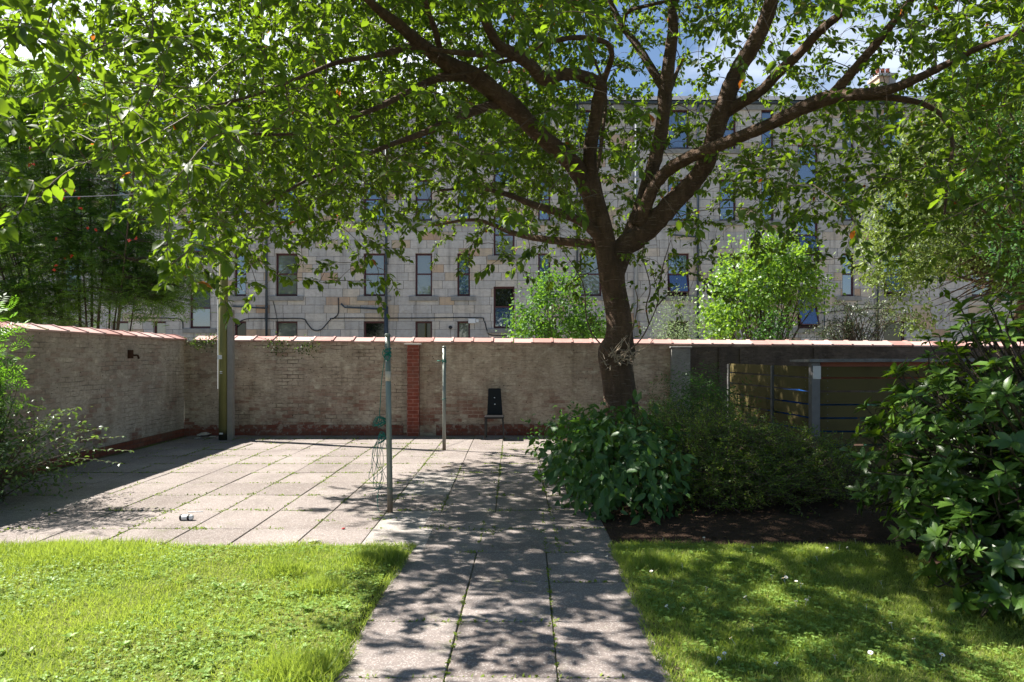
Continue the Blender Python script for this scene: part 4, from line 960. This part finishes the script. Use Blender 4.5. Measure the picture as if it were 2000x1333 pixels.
# shrubs at the left wall
bush('fern_leaved_sapling', [((-6.0, 7.6, 1.85), (.40, .5, .5)), ((-6.05, 7.7, 1.3), (.36, .5, .4))], 'sapling', 520, .2, 1.0, T_PIN,
     'bright sapling with feathery pinnate leaves at the left edge of the picture', 'sapling', (-6.0, 7.8, 0), shell=(.25, 1.05), per=3, clump=.10, stems=8, stem_r=.012, droop=.15, up=.9)
bush('arching_shrub', [((-5.85, 8.0, .45), (.7, .75, .5)), ((-6.0, 7.0, .55), (.75, .7, .55)), ((-5.95, 7.4, .75), (.5, .6, .5))], 'leftshrub', 5200, .055, .5, T_OVAL,
     'dark arching shrub with sunlit tips growing against the left wall', 'shrub', (-5.9, 7.5, 0), shell=(.45, 1.05), per=6, clump=.07, stems=12, stem_r=.008, rag=.55)
def arch_tips():
    e = [o for o in COL.objects if o.name.startswith('arching_shrub')][0]; m = MB(); P, U, N = [], [], []
    for (x, y, d, hx) in ((150, 795, 7.4, .30), (125, 800, 7.3, .2), (205, 835, 7.6, .35), (240, 852, 7.7, .3), (255, 880, 7.5, .35), (235, 905, 7.3, .3), (90, 830, 7.2, .2)):
        tip = at(x, y, d); s = np.array([-5.75, 7.6, .25]); path = catmull([s, (s*.45+tip*.55)+[0, 0, .14], tip], 8); m.tube(path, np.linspace(.007, .002, len(path)), 5, False)
        for p, nx in zip(path[8:], np.vstack([path[9:], [tip+[.03, 0, -.02]]])):
            dr = unit(nx-p)
            for sgn in (-1, 1):
                P.append(p); U.append(unit(np.cross(dr, [0, 0, 1])*sgn+dr*.6+rng.normal(0, .2, 3))); N.append(unit(np.array([0, 0, 1])+rng.normal(0, .3, 3)))
    m.build('arching_stem', M['twig'], e); L = rng.uniform(.045, .075, len(P)); leaves('arching_leaves', M['leftshrub'], e, P, U, N, L, L*.5, T_OVAL, rng.uniform(.4, 1, len(P)))
arch_tips()
# beyond the wall
bush('green_bush', [(tuple(at(1085, 610, 15.6)), (.98, .6, .85)), (tuple(at(1150, 650, 15.8)), (.7, .6, .7)), (tuple(at(1025, 640, 15.4)), (.42, .5, .6)), (tuple(at(1080, 560, 15.8)), (.6, .4, .45))], 'midbush', 4600, .09, .6, T_OVAL,
     'bright green leafy bush rising behind the wall left of the cherry trunk', 'bush', (1.1, 15.8, -.09), shell=(.4, 1.04), per=6, clump=.1, stems=12, stem_r=.014, zmin=.2, rag=.45)
bush('pale_bush', [(tuple(at(1312, 640, 15.9)), (.62, .5, .85)), (tuple(at(1345, 660, 16.1)), (.5, .5, .6))], 'willow', 2600, .07, .26, T_RHOM,
     'pale grey-green bush with narrow leaves behind the wall right of the trunk', 'bush', (3.8, 16, -.09), shell=(.3, 1.04), per=7, clump=.09, stems=10, stem_r=.01, zmin=.2)
bush('lilac_bush', [(tuple(at(1490, 545, 16.8)), (1.25, .9, 1.0)), (tuple(at(1520, 510, 16.8)), (.75, .7, .72)), (tuple(at(1440, 590, 16.5)), (.8, .8, .8)), (tuple(at(1560, 560, 16.9)), (.72, .7, .75)), (tuple(at(1405, 635, 16.4)), (.45, .6, .6))], 'lilac', 8000, .095, .72, T_OVAL,
     'tall rounded lilac bush with glossy heart-shaped leaves behind the wall', 'bush', (6.15, 16.8, -.09), shell=(.5, 1.03), per=6, clump=.10, stems=26, stem_r=.022, zmin=1.2, rag=.3)
bush('ivy_bush', [(tuple(at(1495, 655, 15.6)), (.35, .4, .45)), (tuple(at(1520, 640, 15.5)), (.28, .3, .45))], 'elder', 700, .07, .7, T_OVAL,
     'dark ivy clump spilling over the wall top under the lilac', 'bush', (5.9, 15.6, -.09), shell=(.3, 1.05), per=6, clump=.08, stems=5, stem_r=.01, zmin=1.0)
def cotoneaster():
    e = empty('cotoneaster', (8.2, 15.4, -.09), 'straggly cotoneaster with small grey-green leaves on arching sprays over the wall top', 'bush'); m = MB(); P, U, N = [], [], []
    for k in range(46):
        x = rng.uniform(1590, 1770); y = rng.uniform(585, 662) if x > 1640 else rng.uniform(625, 665); tip = at(x, y, rng.uniform(15, 16.2)); s = at(rng.uniform(1630, 1720), 720, 15.6)
        path = catmull([s, s*.4+tip*.6+[0, 0, .35], tip+rng.normal(0, .1, 3), tip+[rng.choice([-.35, .35]), 0, -.12]], 6); m.tube(path, np.linspace(.012, .003, len(path)), 5, False)
        for p in path[5:]:
            for q in range(7): P.append(p+rng.normal(0, .045, 3)); U.append(rdir(1)[0]); N.append(unit(np.array([0, -.2, 1])+rng.normal(0, .5, 3)))
    m.build('stem', M['bark2'], e); L = rng.uniform(.03, .055, len(P)); leaves('foliage', M['coton'], e, P, U, N, L, L*.6, T_RHOM)
cotoneaster()
# rowan: many upright stems, feathery leaves, orange berries
def rowan():
    b = np.array([-12.2, 17.6, -.09]); e = empty('rowan_tree', tuple(b), 'many-stemmed rowan tree with orange berries behind the left wall', 'tree')
    m = MB(); tips = []
    for k in range(24):
        px = rng.uniform(-80, 330); a0 = at(px*.35+115, 660, 17.6+rng.normal(0, .4)); a0[2] = -.1
        top = at(px+rng.normal(0, 25), rng.uniform(170, 420), 17.4+rng.normal(0, 1.0)); m1 = a0*.6+top*.4+[rng.normal(0, .15), 0, .2]
        path = catmull([a0, m1, top], 9); m.tube(path, np.linspace(rng.uniform(.022, .05), .008, len(path)), 7, False)
        for t_ in path[7:]: tips.append(t_)
    m.build('trunk', M['bark2'], e, True); tips = np.array(tips)
    lob = [(tuple(at(60, 215, 17.8)), (2.3, 1.5, 1.3)), (tuple(at(120, 330, 17.6)), (2.9, 1.7, 2.5)), (tuple(at(200, 500, 17.2)), (2.5, 1.5, 1.3)), (tuple(at(-60, 480, 17.4)), (2.0, 1.5, 2.0)), (tuple(at(300, 560, 17.0)), (1.3, 1.1, .85)), (tuple(at(60, 600, 17.0)), (1.8, 1.2, .75))]
    n = 23000; c, r, d = clumps(lob, n//6); Q = c+d*r*(rng.uniform(.1, 1.05, n//6)**.6)[:, None]
    idx = np.repeat(np.arange(len(Q)), 6); P = Q[idx]+rng.normal(0, .15, (len(idx), 3)); U = unit(rng.normal(0, 1, (len(idx), 3))*[1, 1, .5]+[0, 0, -.2]); N = unit(np.array([0, 0, 1])+rng.normal(0, .4, (len(idx), 3)))
    L = rng.uniform(.20, .32, len(idx)); leaves('crown', M['rowan'], e, P, U, N, L, L*1.0, T_PIN)
    tw_ = MB()
    for q in Q[::2]:
        i = int(np.argmin(np.sum((tips-q)**2, 1))); tw_.tube(catmull([tips[i], (tips[i]+q)/2+[0, 0, .06], q], 3), np.linspace(.012, .004, 7), 4, False)
    tw_.build('branch', M['bark2'], e)
    for k in range(18):
        bm = MB()
        x, y = rng.choice([[120, 395], [125, 385], [165, 425], [130, 500], [145, 505], [120, 515], [165, 440], [100, 390], [60, 300], [250, 480]])+rng.normal(0, 16, 2); p = at(x, y, 15.9+rng.normal(0, .25))
        for j in range(11): bm.lathe(p+rng.normal(0, .013, 3), [(.004, -.016), (.017, 0), (.004, .016)], 6)
        bm.build('berry_cluster', M['berry'], e)
rowan()
def gold_tree():
    b = np.array([12.6, 18.2, -.09]); e = empty('yellow_green_tree', tuple(b), 'tall sunlit yellow-green tree behind the wall at the right', 'tree')
    lob = [(tuple(at(1880, 330, 18)), (1.7, 1.8, 1.7)), (tuple(at(1790, 430, 17.6)), (1.15, 1.3, 1.5)), (tuple(at(1950, 450, 18)), (1.9, 1.7, 1.6)), (tuple(at(1740, 500, 17.4)), (.75, 1.0, .9)), (tuple(at(1790, 590, 17.3)), (.5, .6, .85)), (tuple(at(2040, 300, 18.3)), (2.0, 1.8, 2.2)), (tuple(at(1915, 215, 18.4)), (1.1, 1.4, 1.0)), (tuple(at(2080, 520, 18)), (1.6, 1.5, 1.5))]
    n = 48000; per = 15; c, r, d = clumps(lob, n//per); Q = c+d*r*rng.uniform(.72, 1.04, n//per)[:, None]*(1+.22*(vnoise(d[:, 0]*2+c[:, 0], d[:, 2]*2+d[:, 1], 2.1, 2)-.5)*2)[:, None]
    gone = ((1000+Q[:, 0]/Q[:, 1]*F-1870)/60)**2+((HY-(Q[:, 2]-H)/Q[:, 1]*F-585)/55)**2 < 1; Q, d = Q[~gone], d[~gone]
    idx = np.repeat(np.arange(len(Q)), per); P = Q[idx]+rng.normal(0, .14, (len(idx), 3)); U = unit(d[idx]*.6+rng.normal(0, .7, (len(idx), 3))+[0, 0, -.35]); N = unit(np.array([0, 0, .7])+d[idx]*.7+rng.normal(0, .4, (len(idx), 3)))
    L = rng.uniform(.08, .14, len(idx)); leaves('crown', M['goldtree'], e, P, U, N, L, L*.48, T_RHOM)
    m = MB(); fork = at(2010, 560, 18)
    m.tube(catmull([b, (b+fork)/2+[.1, 0, 0], fork], 6), np.linspace(.22, .15, 13), 12)
    for q in Q[rng.choice(len(Q), 70, False)]: m.tube(catmull([fork+rng.normal(0, .05, 3), fork*.5+q*.5+rng.normal(0, .25, 3), q], 5), np.linspace(.07, .008, 11), 6, False)
    for k in range(40):
        q = at(rng.uniform(1800, 1960), rng.uniform(520, 640), rng.uniform(16.5, 17.5)); s = fork*.35+q*.65+[.5, 0, .5]; m.tube(catmull([s, (s+q)/2+rng.normal(0, .1, 3), q], 4), np.linspace(.02, .004, 9), 4, False)
    m.build('trunk', M['bark'], e, True)
gold_tree()
def stand_in_tree():  # added tree; its dark leaf colour stands in for cherry foliage in shade
    b = np.array([12.3, 15.6, -.09]); e = empty('stand_in_tree', tuple(b), 'added dark tree standing in for shaded cherry leaves at the far right', 'tree')
    lob = [(tuple(at(2010, 200, 15.6)), (1.7, 1.2, 1.5)), (tuple(at(1965, 330, 15.4)), (1.0, .9, 1.0)), (tuple(at(2080, 380, 15.6)), (1.5, 1.2, 1.6)), (tuple(at(2000, 480, 15.4)), (.8, .8, .9)), (tuple(at(1900, 150, 15.6)), (.8, .8, .7))]
    n = 9000; per = 9; c, r, d = clumps(lob, n//per); Q = c+d*r*rng.uniform(.45, 1.05, n//per)[:, None]
    idx = np.repeat(np.arange(len(Q)), per); P = Q[idx]+rng.normal(0, .14, (len(idx), 3)); U = unit(d[idx]*.5+rng.normal(0, .7, (len(idx), 3))+[0, 0, -.5]); N = unit(np.array([0, 0, 1])+rng.normal(0, .5, (len(idx), 3)))
    L = rng.uniform(.08, .13, len(idx)); leaves('crown', M['elder'], e, P, U, N, L, L*.5, T_OVAL)
    m = MB(); fork = at(2060, 520, 15.6); m.tube(catmull([b, (b+fork)/2+[-.1, 0, 0], fork], 6), np.linspace(.17, .11, 13), 12)
    for q in Q[rng.choice(len(Q), 60, False)]: m.tube(catmull([fork+rng.normal(0, .04, 3), fork*.5+q*.5+rng.normal(0, .2, 3), q], 5), np.linspace(.06, .006, 11), 6, False)
    m.build('trunk', M['bark'], e, True)
stand_in_tree()
# plants rooted in the wall just under the coping
for (x, y, s, lab) in ((386, 668, .13, 'fern tuft rooted in the wall corner under the coping'), (422, 664, .15, 'fern tuft under the coping just left of the mossy pole'), (540, 672, .17, 'leafy wall plant under the coping right of the mossy pole'), (603, 676, .13, 'leafy wall plant under the coping, farthest right of the four')):
    p = at(x, y, 14.03); e = empty('wall_plant', tuple(p), lab, 'plant', 'small plants growing from the top of the wall')
    k = 130; P = p+rng.normal(0, 1, (k, 3))*[s*.95, .03, s*.6]+[0, -.05, -.03]; L = rng.uniform(.03, .06, k); leaves('leaves', M['ivy'], e, P, rdir(k)+[0, -.4, -.3], rdir(k)+[0, -.5, .5], L, L*.6, T_RHOM)
# ------------------------------------------------------------------ grass, clover, daisies, weeds in the joints
def lawn(name, x0, x1, y0, y1, n, lab, ne):
    x = rng.uniform(x0, x1, n); y = y0+(y1-y0)*rng.random(n)**.9
    ed = .05*vnoise(x, y, 5, 8)
    d = x-lawn_edge(y) if x1 < 0 else pathx(.84, y)-x
    k = (d < .02+ed) & (y < LAWN_D+.0+.10*vnoise(x, x*0, 4, 3)-.02); x, y = x[k], y[k]
    t = vnoise(x, y, 1.6, 1)*.6+vnoise(x, y, 5, 12)*.4; n = len(x); patch = vnoise(x, y, 2.1, 31)
    L = (.022+.05*t**1.6)*rng.uniform(.6, 1.4, n)
    for (tx, ty, tr, th) in TUFTS:
        L += th*np.exp(-(((x-tx)/tr)**2+((y-ty)/(tr*.8))**2))*rng.uniform(.5, 1.1, n)
    for (tx, ty, tr, th) in TUFTS:
        if not (x0 < tx < x1): continue
        ex, ey = rng.normal(tx, tr*.5, 1100), rng.normal(ty, tr*.42, 1100); kk = (ey < LAWN_D+.06) & ((ex < lawn_edge(ey)+.05) | (ex > pathx(.82, ey)))
        x = np.concatenate([x, ex[kk]]); y = np.concatenate([y, ey[kk]]); L = np.concatenate([L, rng.uniform(.05, .13, kk.sum())])
    n = len(x); patch = vnoise(x, y, 2.1, 31)
    U = unit(np.stack([rng.normal(0, .55, n), rng.normal(0, .55, n), np.ones(n)], 1)); N = rdir(n)*[1, 1, .2]
    P = np.stack([x, y, lawn_z(x, y)-.004], 1)
    rn = np.clip(.02+.85*patch+rng.normal(0, .17, n), 0, .84); st = rng.random(n) < .05+.10*(vnoise(x, y, 1.3, 44) > .55); rn = np.where(st, rng.uniform(.85, 1, n), rn)
    o = leaves(name, M['grass'], None, P, U, N, L, rng.uniform(.0028, .005, n), T_BLADE, rn, False); return tag(o, lab, 'grass', None, 'stuff')
def tuft(px, py): q = g0(px, py); return q[0], q[1]
TUFTS = [tuft(755, 1098)+(.16, .11), tuft(715, 1105)+(.10, .05), tuft(560, 1125)+(.14, .06), tuft(625, 1160)+(.13, .05), tuft(615, 1315)+(.20, .09), tuft(560, 1325)+(.14, .06), tuft(1262, 1110)+(.18, .04), tuft(60, 1090)+(.5, .05), tuft(200, 1085)+(.4, .04)]
lawn('grass_west', -8.2, -.8, 2.6, 6.1, 150000, 'bright sunlit lawn grass on the left side of the path', None)
lawn('grass_east', .7, 3.35, 2.6, 6.08, 78000, 'dappled shaded lawn grass on the right side of the path', None)
def clover(name, x0, x1, n, lab):
    x = rng.uniform(x0, x1, n); y = rng.uniform(2.6, 5.95, n); k = (vnoise(x, y, 1.5, 21)*.65+vnoise(x, y, 6, 3)*.35 > .46) & ((x < lawn_edge(y)-.03) | (x > pathx(.87, y))); x, y = x[k], y[k]
    P0 = np.stack([x, y, lawn_z(x, y)+rng.uniform(.012, .04, len(x))], 1); a0 = rng.uniform(0, 6.3, len(x)); P = np.repeat(P0, 3, 0); a = np.repeat(a0, 3)+np.tile([0, 2.1, 4.2], len(x))
    U = np.stack([np.cos(a), np.sin(a), rng.uniform(-.2, .35, len(a))], 1); L = np.repeat(rng.uniform(.010, .019, len(x)), 3); N = np.array([0, 0, 1])+rng.normal(0, .2, (len(a), 3))
    r = np.repeat(rng.random(len(x)), 3); o = leaves(name, M['clover'], None, P, U, N, L, L*.95, T_RHOM, r, False); return tag(o, lab, 'clover', None, 'stuff')
clover('clover_west', -6, -.95, 11000, 'small clover leaves scattered through the sunlit left lawn'); clover('clover_east', .9, 3.3, 8000, 'small clover leaves scattered through the shaded right lawn')
def rosettes(name, x0, x1, n, lab):
    P, U, N, L = [], [], [], []
    for k in range(n):
        x, y = rng.uniform(x0, x1), rng.uniform(3, 5.8)
        if lawn_edge(y)-.05 < x < pathx(.9, y): continue
        k_ = int(rng.integers(4, 8)); a = np.arange(k_)*2.4+rng.uniform(0, 6); z = lawn_z(np.array([x]), np.array([y]))[0]
        for q in a: P.append((x, y, z+.01)); U.append((math.cos(q), math.sin(q), rng.uniform(.25, .8))); N.append((-math.cos(q)*.4, -math.sin(q)*.4, 1)); L.append(rng.uniform(.03, .06))
    L = np.array(L); return tag(leaves(name, M['clover'], None, P, U, N, L, L*.55, T_OVAL), lab, 'weeds', None, 'stuff')
rosettes('plantain_west', -5, -.98, 60, 'broad plantain leaves among the sunlit left grass'); rosettes('plantain_east', .95, 3.2, 60, 'broad plantain leaves among the shaded right grass')
dm = MB(); dm.mi = 0
for k in range(11):
    a = 2*math.pi*k/11; c_, s_ = math.cos(a), math.sin(a); dm.add([(.003*c_-.0022*s_, .003*s_+.0022*c_, .002), (.003*c_+.0022*s_, .003*s_-.0022*c_, .002), (.011*c_+.0028*s_, .011*s_-.0028*c_, .004), (.011*c_-.0028*s_, .011*s_+.0028*c_, .004)], [(0, 1, 2, 3)])
dm.tube([(0, 0, -.04), (0, 0, .001)], .001, 4)
dm.mi = 1; dm.lathe((0, 0, .001), [(.0042, 0), (.004, .003), (.002, .0045)], 10)
daisy = dm.build('daisy', [M['petal'], plain('daisy_centre', (.6, .42, .03), .7)])
DL = 'small white daisy standing open in the shaded right lawn'
spots = [(1185,1104),(1225,1082),(1296,1060),(1332,1118),(1375,1062),(1380,1165),(1428,1268),(1508,1142),(1530,1147),(1535,1145),(1555,1153),(1565,1158),(1575,1190),(1580,1184),(1456,1184),(1404,1308),(1415,1298),(1470,1246),(1516,1321),(1555,1193),(1595,1103),(1615,1084),(1628,1091),(1640,1078),(1655,1083),(1670,1065),(1692,1200),(1740,1238),(1785,1270),(1820,1207),(1840,1302),(1630,1308),(1335,1207),(1302,1203),(1314,1153),(1272,1134),(1470,1083),(1720,1153),(1700,1302),(1690,1090)]
for i, (x, y) in enumerate(spots):
    q = g0(x, y); o = daisy if i == 0 else daisy.copy()
    if i: COL.objects.link(o)
    o.location = (q[0], q[1], float(lawn_z(np.array([q[0]]), np.array([q[1]]))[0])+.045); s = float(rng.uniform(.85, 1.25)); o.scale = (s, s, s); o.rotation_euler = (rng.normal(0, .25)+.25, rng.normal(0, .25), rng.uniform(0, 6)); tag(o, DL, 'daisy', 'daisies in the right lawn')
# weeds and moss along the joints
def joints():
    P, L = [], []
    for (a0, a1, b0, b1, d0, d1) in slabs:
        for (p, q) in (((a0, d0), (a1, d0)), ((a0, d0), (b0, d1))):
            p, q = np.array(p), np.array(q); n = int(np.linalg.norm(q-p)*70); t = rng.random(n)[:, None]; pts = p+(q-p)*t+rng.normal(0, .008, (n, 2))
            k = vnoise(pts[:, 0], pts[:, 1], 1.4, 17)*.6+vnoise(pts[:, 0], pts[:, 1], 6, 5)*.4 > .49
            pts = pts[k]; P.append(pts)
    for k in range(210):                                   # a few denser little clumps
        (a0, a1, b0, b1, d0, d1) = slabs[rng.integers(15, len(slabs))]; t = rng.random(); c_ = np.array([a0, d0])+(np.array([a1, d0])-np.array([a0, d0]))*t if rng.random() < .6 else np.array([a0, d0+(d1-d0)*t])
        P.append(c_+rng.normal(0, 1, (26, 2))*[.07, .022])
    P = np.concatenate(P); k = (P[:, 1] < 13.8) & (P[:, 1] > 2); P = P[k]; n = len(P); L = rng.uniform(.010, .034, n)
    o = leaves('joint_weeds', M['weed'], None, np.stack([P[:, 0], P[:, 1], np.full(n, -.003)], 1), np.stack([rng.normal(0, 1, n), rng.normal(0, 1, n), rng.uniform(.2, 1.0, n)], 1), np.array([0, 0, 1])+rng.normal(0, .5, (n, 3)), L, L*.55, T_RHOM)
    tag(o, 'tiny bright weeds and moss growing in the paving joints', 'weeds', None, 'stuff')
joints()
n = 1400; x = rng.uniform(.95, 8, n); y = rng.uniform(2.6, 8.0, n); k = (y > 6.05) | (x > 3.2); x, y = x[k], y[k]; n = len(x); L = rng.uniform(.02, .06, n)
zz = np.where(y > 6.025, bed_z(x, y), .008+.05*vnoise(x, y, 2.0, 7)*np.clip((x-3.3)*2, 0, 1))
tag(leaves('leaf_litter', plain('dead_leaves', (.12, .07, .04), .9, .1, 0, .5, 30), None, np.stack([x, y, zz+.008], 1), rdir(n)*[1, 1, .15], np.array([0, 0, 1])+rng.normal(0, .3, (n, 3)), L, L*.55, T_RHOM), 'scattered brown leaf litter on the soil of the bed', 'leaf litter', None, 'stuff')
# ------------------------------------------------------------------ light, sky, camera
az = math.atan2(SUN[0], SUN[1]); el = math.asin(SUN[2])
su = bpy.data.lights.new('sun', 'SUN'); su.energy = 5.0; su.angle = R(.53); su.color = (1, .95, .87)
so = bpy.data.objects.new('sun', su); COL.objects.link(so); so.rotation_euler = Vector(-SUN).to_track_quat('-Z', 'Y').to_euler(); so.location = (-20, 10, 30)
w = bpy.data.worlds.new('World'); S.world = w; w.use_nodes = True; nt = w.node_tree; bgn = nt.nodes['Background']
sky = nt.nodes.new('ShaderNodeTexSky'); sky.sky_type = 'NISHITA'; sky.sun_disc = False; sky.sun_elevation = el; sky.sun_rotation = az; sky.altitude = 50; sky.air_density = 1.0; sky.dust_density = .3; sky.ozone_density = 2.6
tc = nt.nodes.new('ShaderNodeTexCoord'); mp = nt.nodes.new('ShaderNodeMapping'); mp.inputs['Scale'].default_value = (1, 1, 2.6); nt.links.new(tc.outputs['Generated'], mp.inputs[0])
cn = nt.nodes.new('ShaderNodeTexNoise'); cn.inputs['Scale'].default_value = 1.5; cn.inputs['Detail'].default_value = 7; cn.inputs['Roughness'].default_value = .55; nt.links.new(mp.outputs[0], cn.inputs['Vector'])
cr_ = nt.nodes.new('ShaderNodeValToRGB'); cr_.color_ramp.elements[0].position = .45; cr_.color_ramp.elements[1].position = .68; nt.links.new(cn.outputs[0], cr_.inputs[0])
mx = nt.nodes.new('ShaderNodeMixRGB'); mx.inputs[2].default_value = (12, 12.4, 13, 1)
# broken cloud stands over the tenement, thickest to the left; the sky behind the viewer is clear
sp_ = nt.nodes.new('ShaderNodeSeparateXYZ'); nt.links.new(tc.outputs['Generated'], sp_.inputs[0])
def mr(sock, a, b, c, d):
    n_ = nt.nodes.new('ShaderNodeMapRange'); nt.links.new(sock, n_.inputs[0])
    for i_, v_ in enumerate((a, b, c, d)): n_.inputs[i_+1].default_value = v_
    return n_.outputs[0]
def mt(op, a, b):
    n_ = nt.nodes.new('ShaderNodeMath'); n_.operation = op; n_.use_clamp = True
    for i_, v_ in enumerate((a, b)):
        if isinstance(v_, float): n_.inputs[i_].default_value = v_
        else: nt.links.new(v_, n_.inputs[i_])
    return n_.outputs[0]
lefty = mr(sp_.outputs[0], -.45, .45, .5, -.62); front = mr(sp_.outputs[1], .25, .65, 0., 1.)
nt.links.new(mt('MULTIPLY', mt('ADD', cr_.outputs[0], lefty), front), mx.inputs[0]); nt.links.new(sky.outputs[0], mx.inputs[1]); nt.links.new(mx.outputs[0], bgn.inputs[0])
bgn.inputs[1].default_value = .052
EXPO = 1.65
cam = bpy.data.cameras.new('camera'); co = bpy.data.objects.new('camera', cam); COL.objects.link(co); S.camera = co
co.location = (0, 0, H); co.rotation_euler = (R(90), 0, 0); cam.sensor_width = 36; cam.lens = 36*F/2000; cam.shift_y = (HY-666.5)/2000; cam.clip_start = .05; cam.clip_end = 2000
cam.dof.use_dof = True; cam.dof.focus_distance = 10.5; cam.dof.aperture_fstop = 5.6
S.view_settings.view_transform = 'Standard'; S.view_settings.look = 'None'; S.view_settings.exposure = EXPO; S.view_settings.gamma = 1
S.cycles.max_bounces = 8; S.cycles.diffuse_bounces = 4; S.cycles.glossy_bounces = 3; S.cycles.transmission_bounces = 5; S.cycles.transparent_max_bounces = 8
S.cycles.use_denoising = True; S.cycles.sample_clamp_indirect = 8
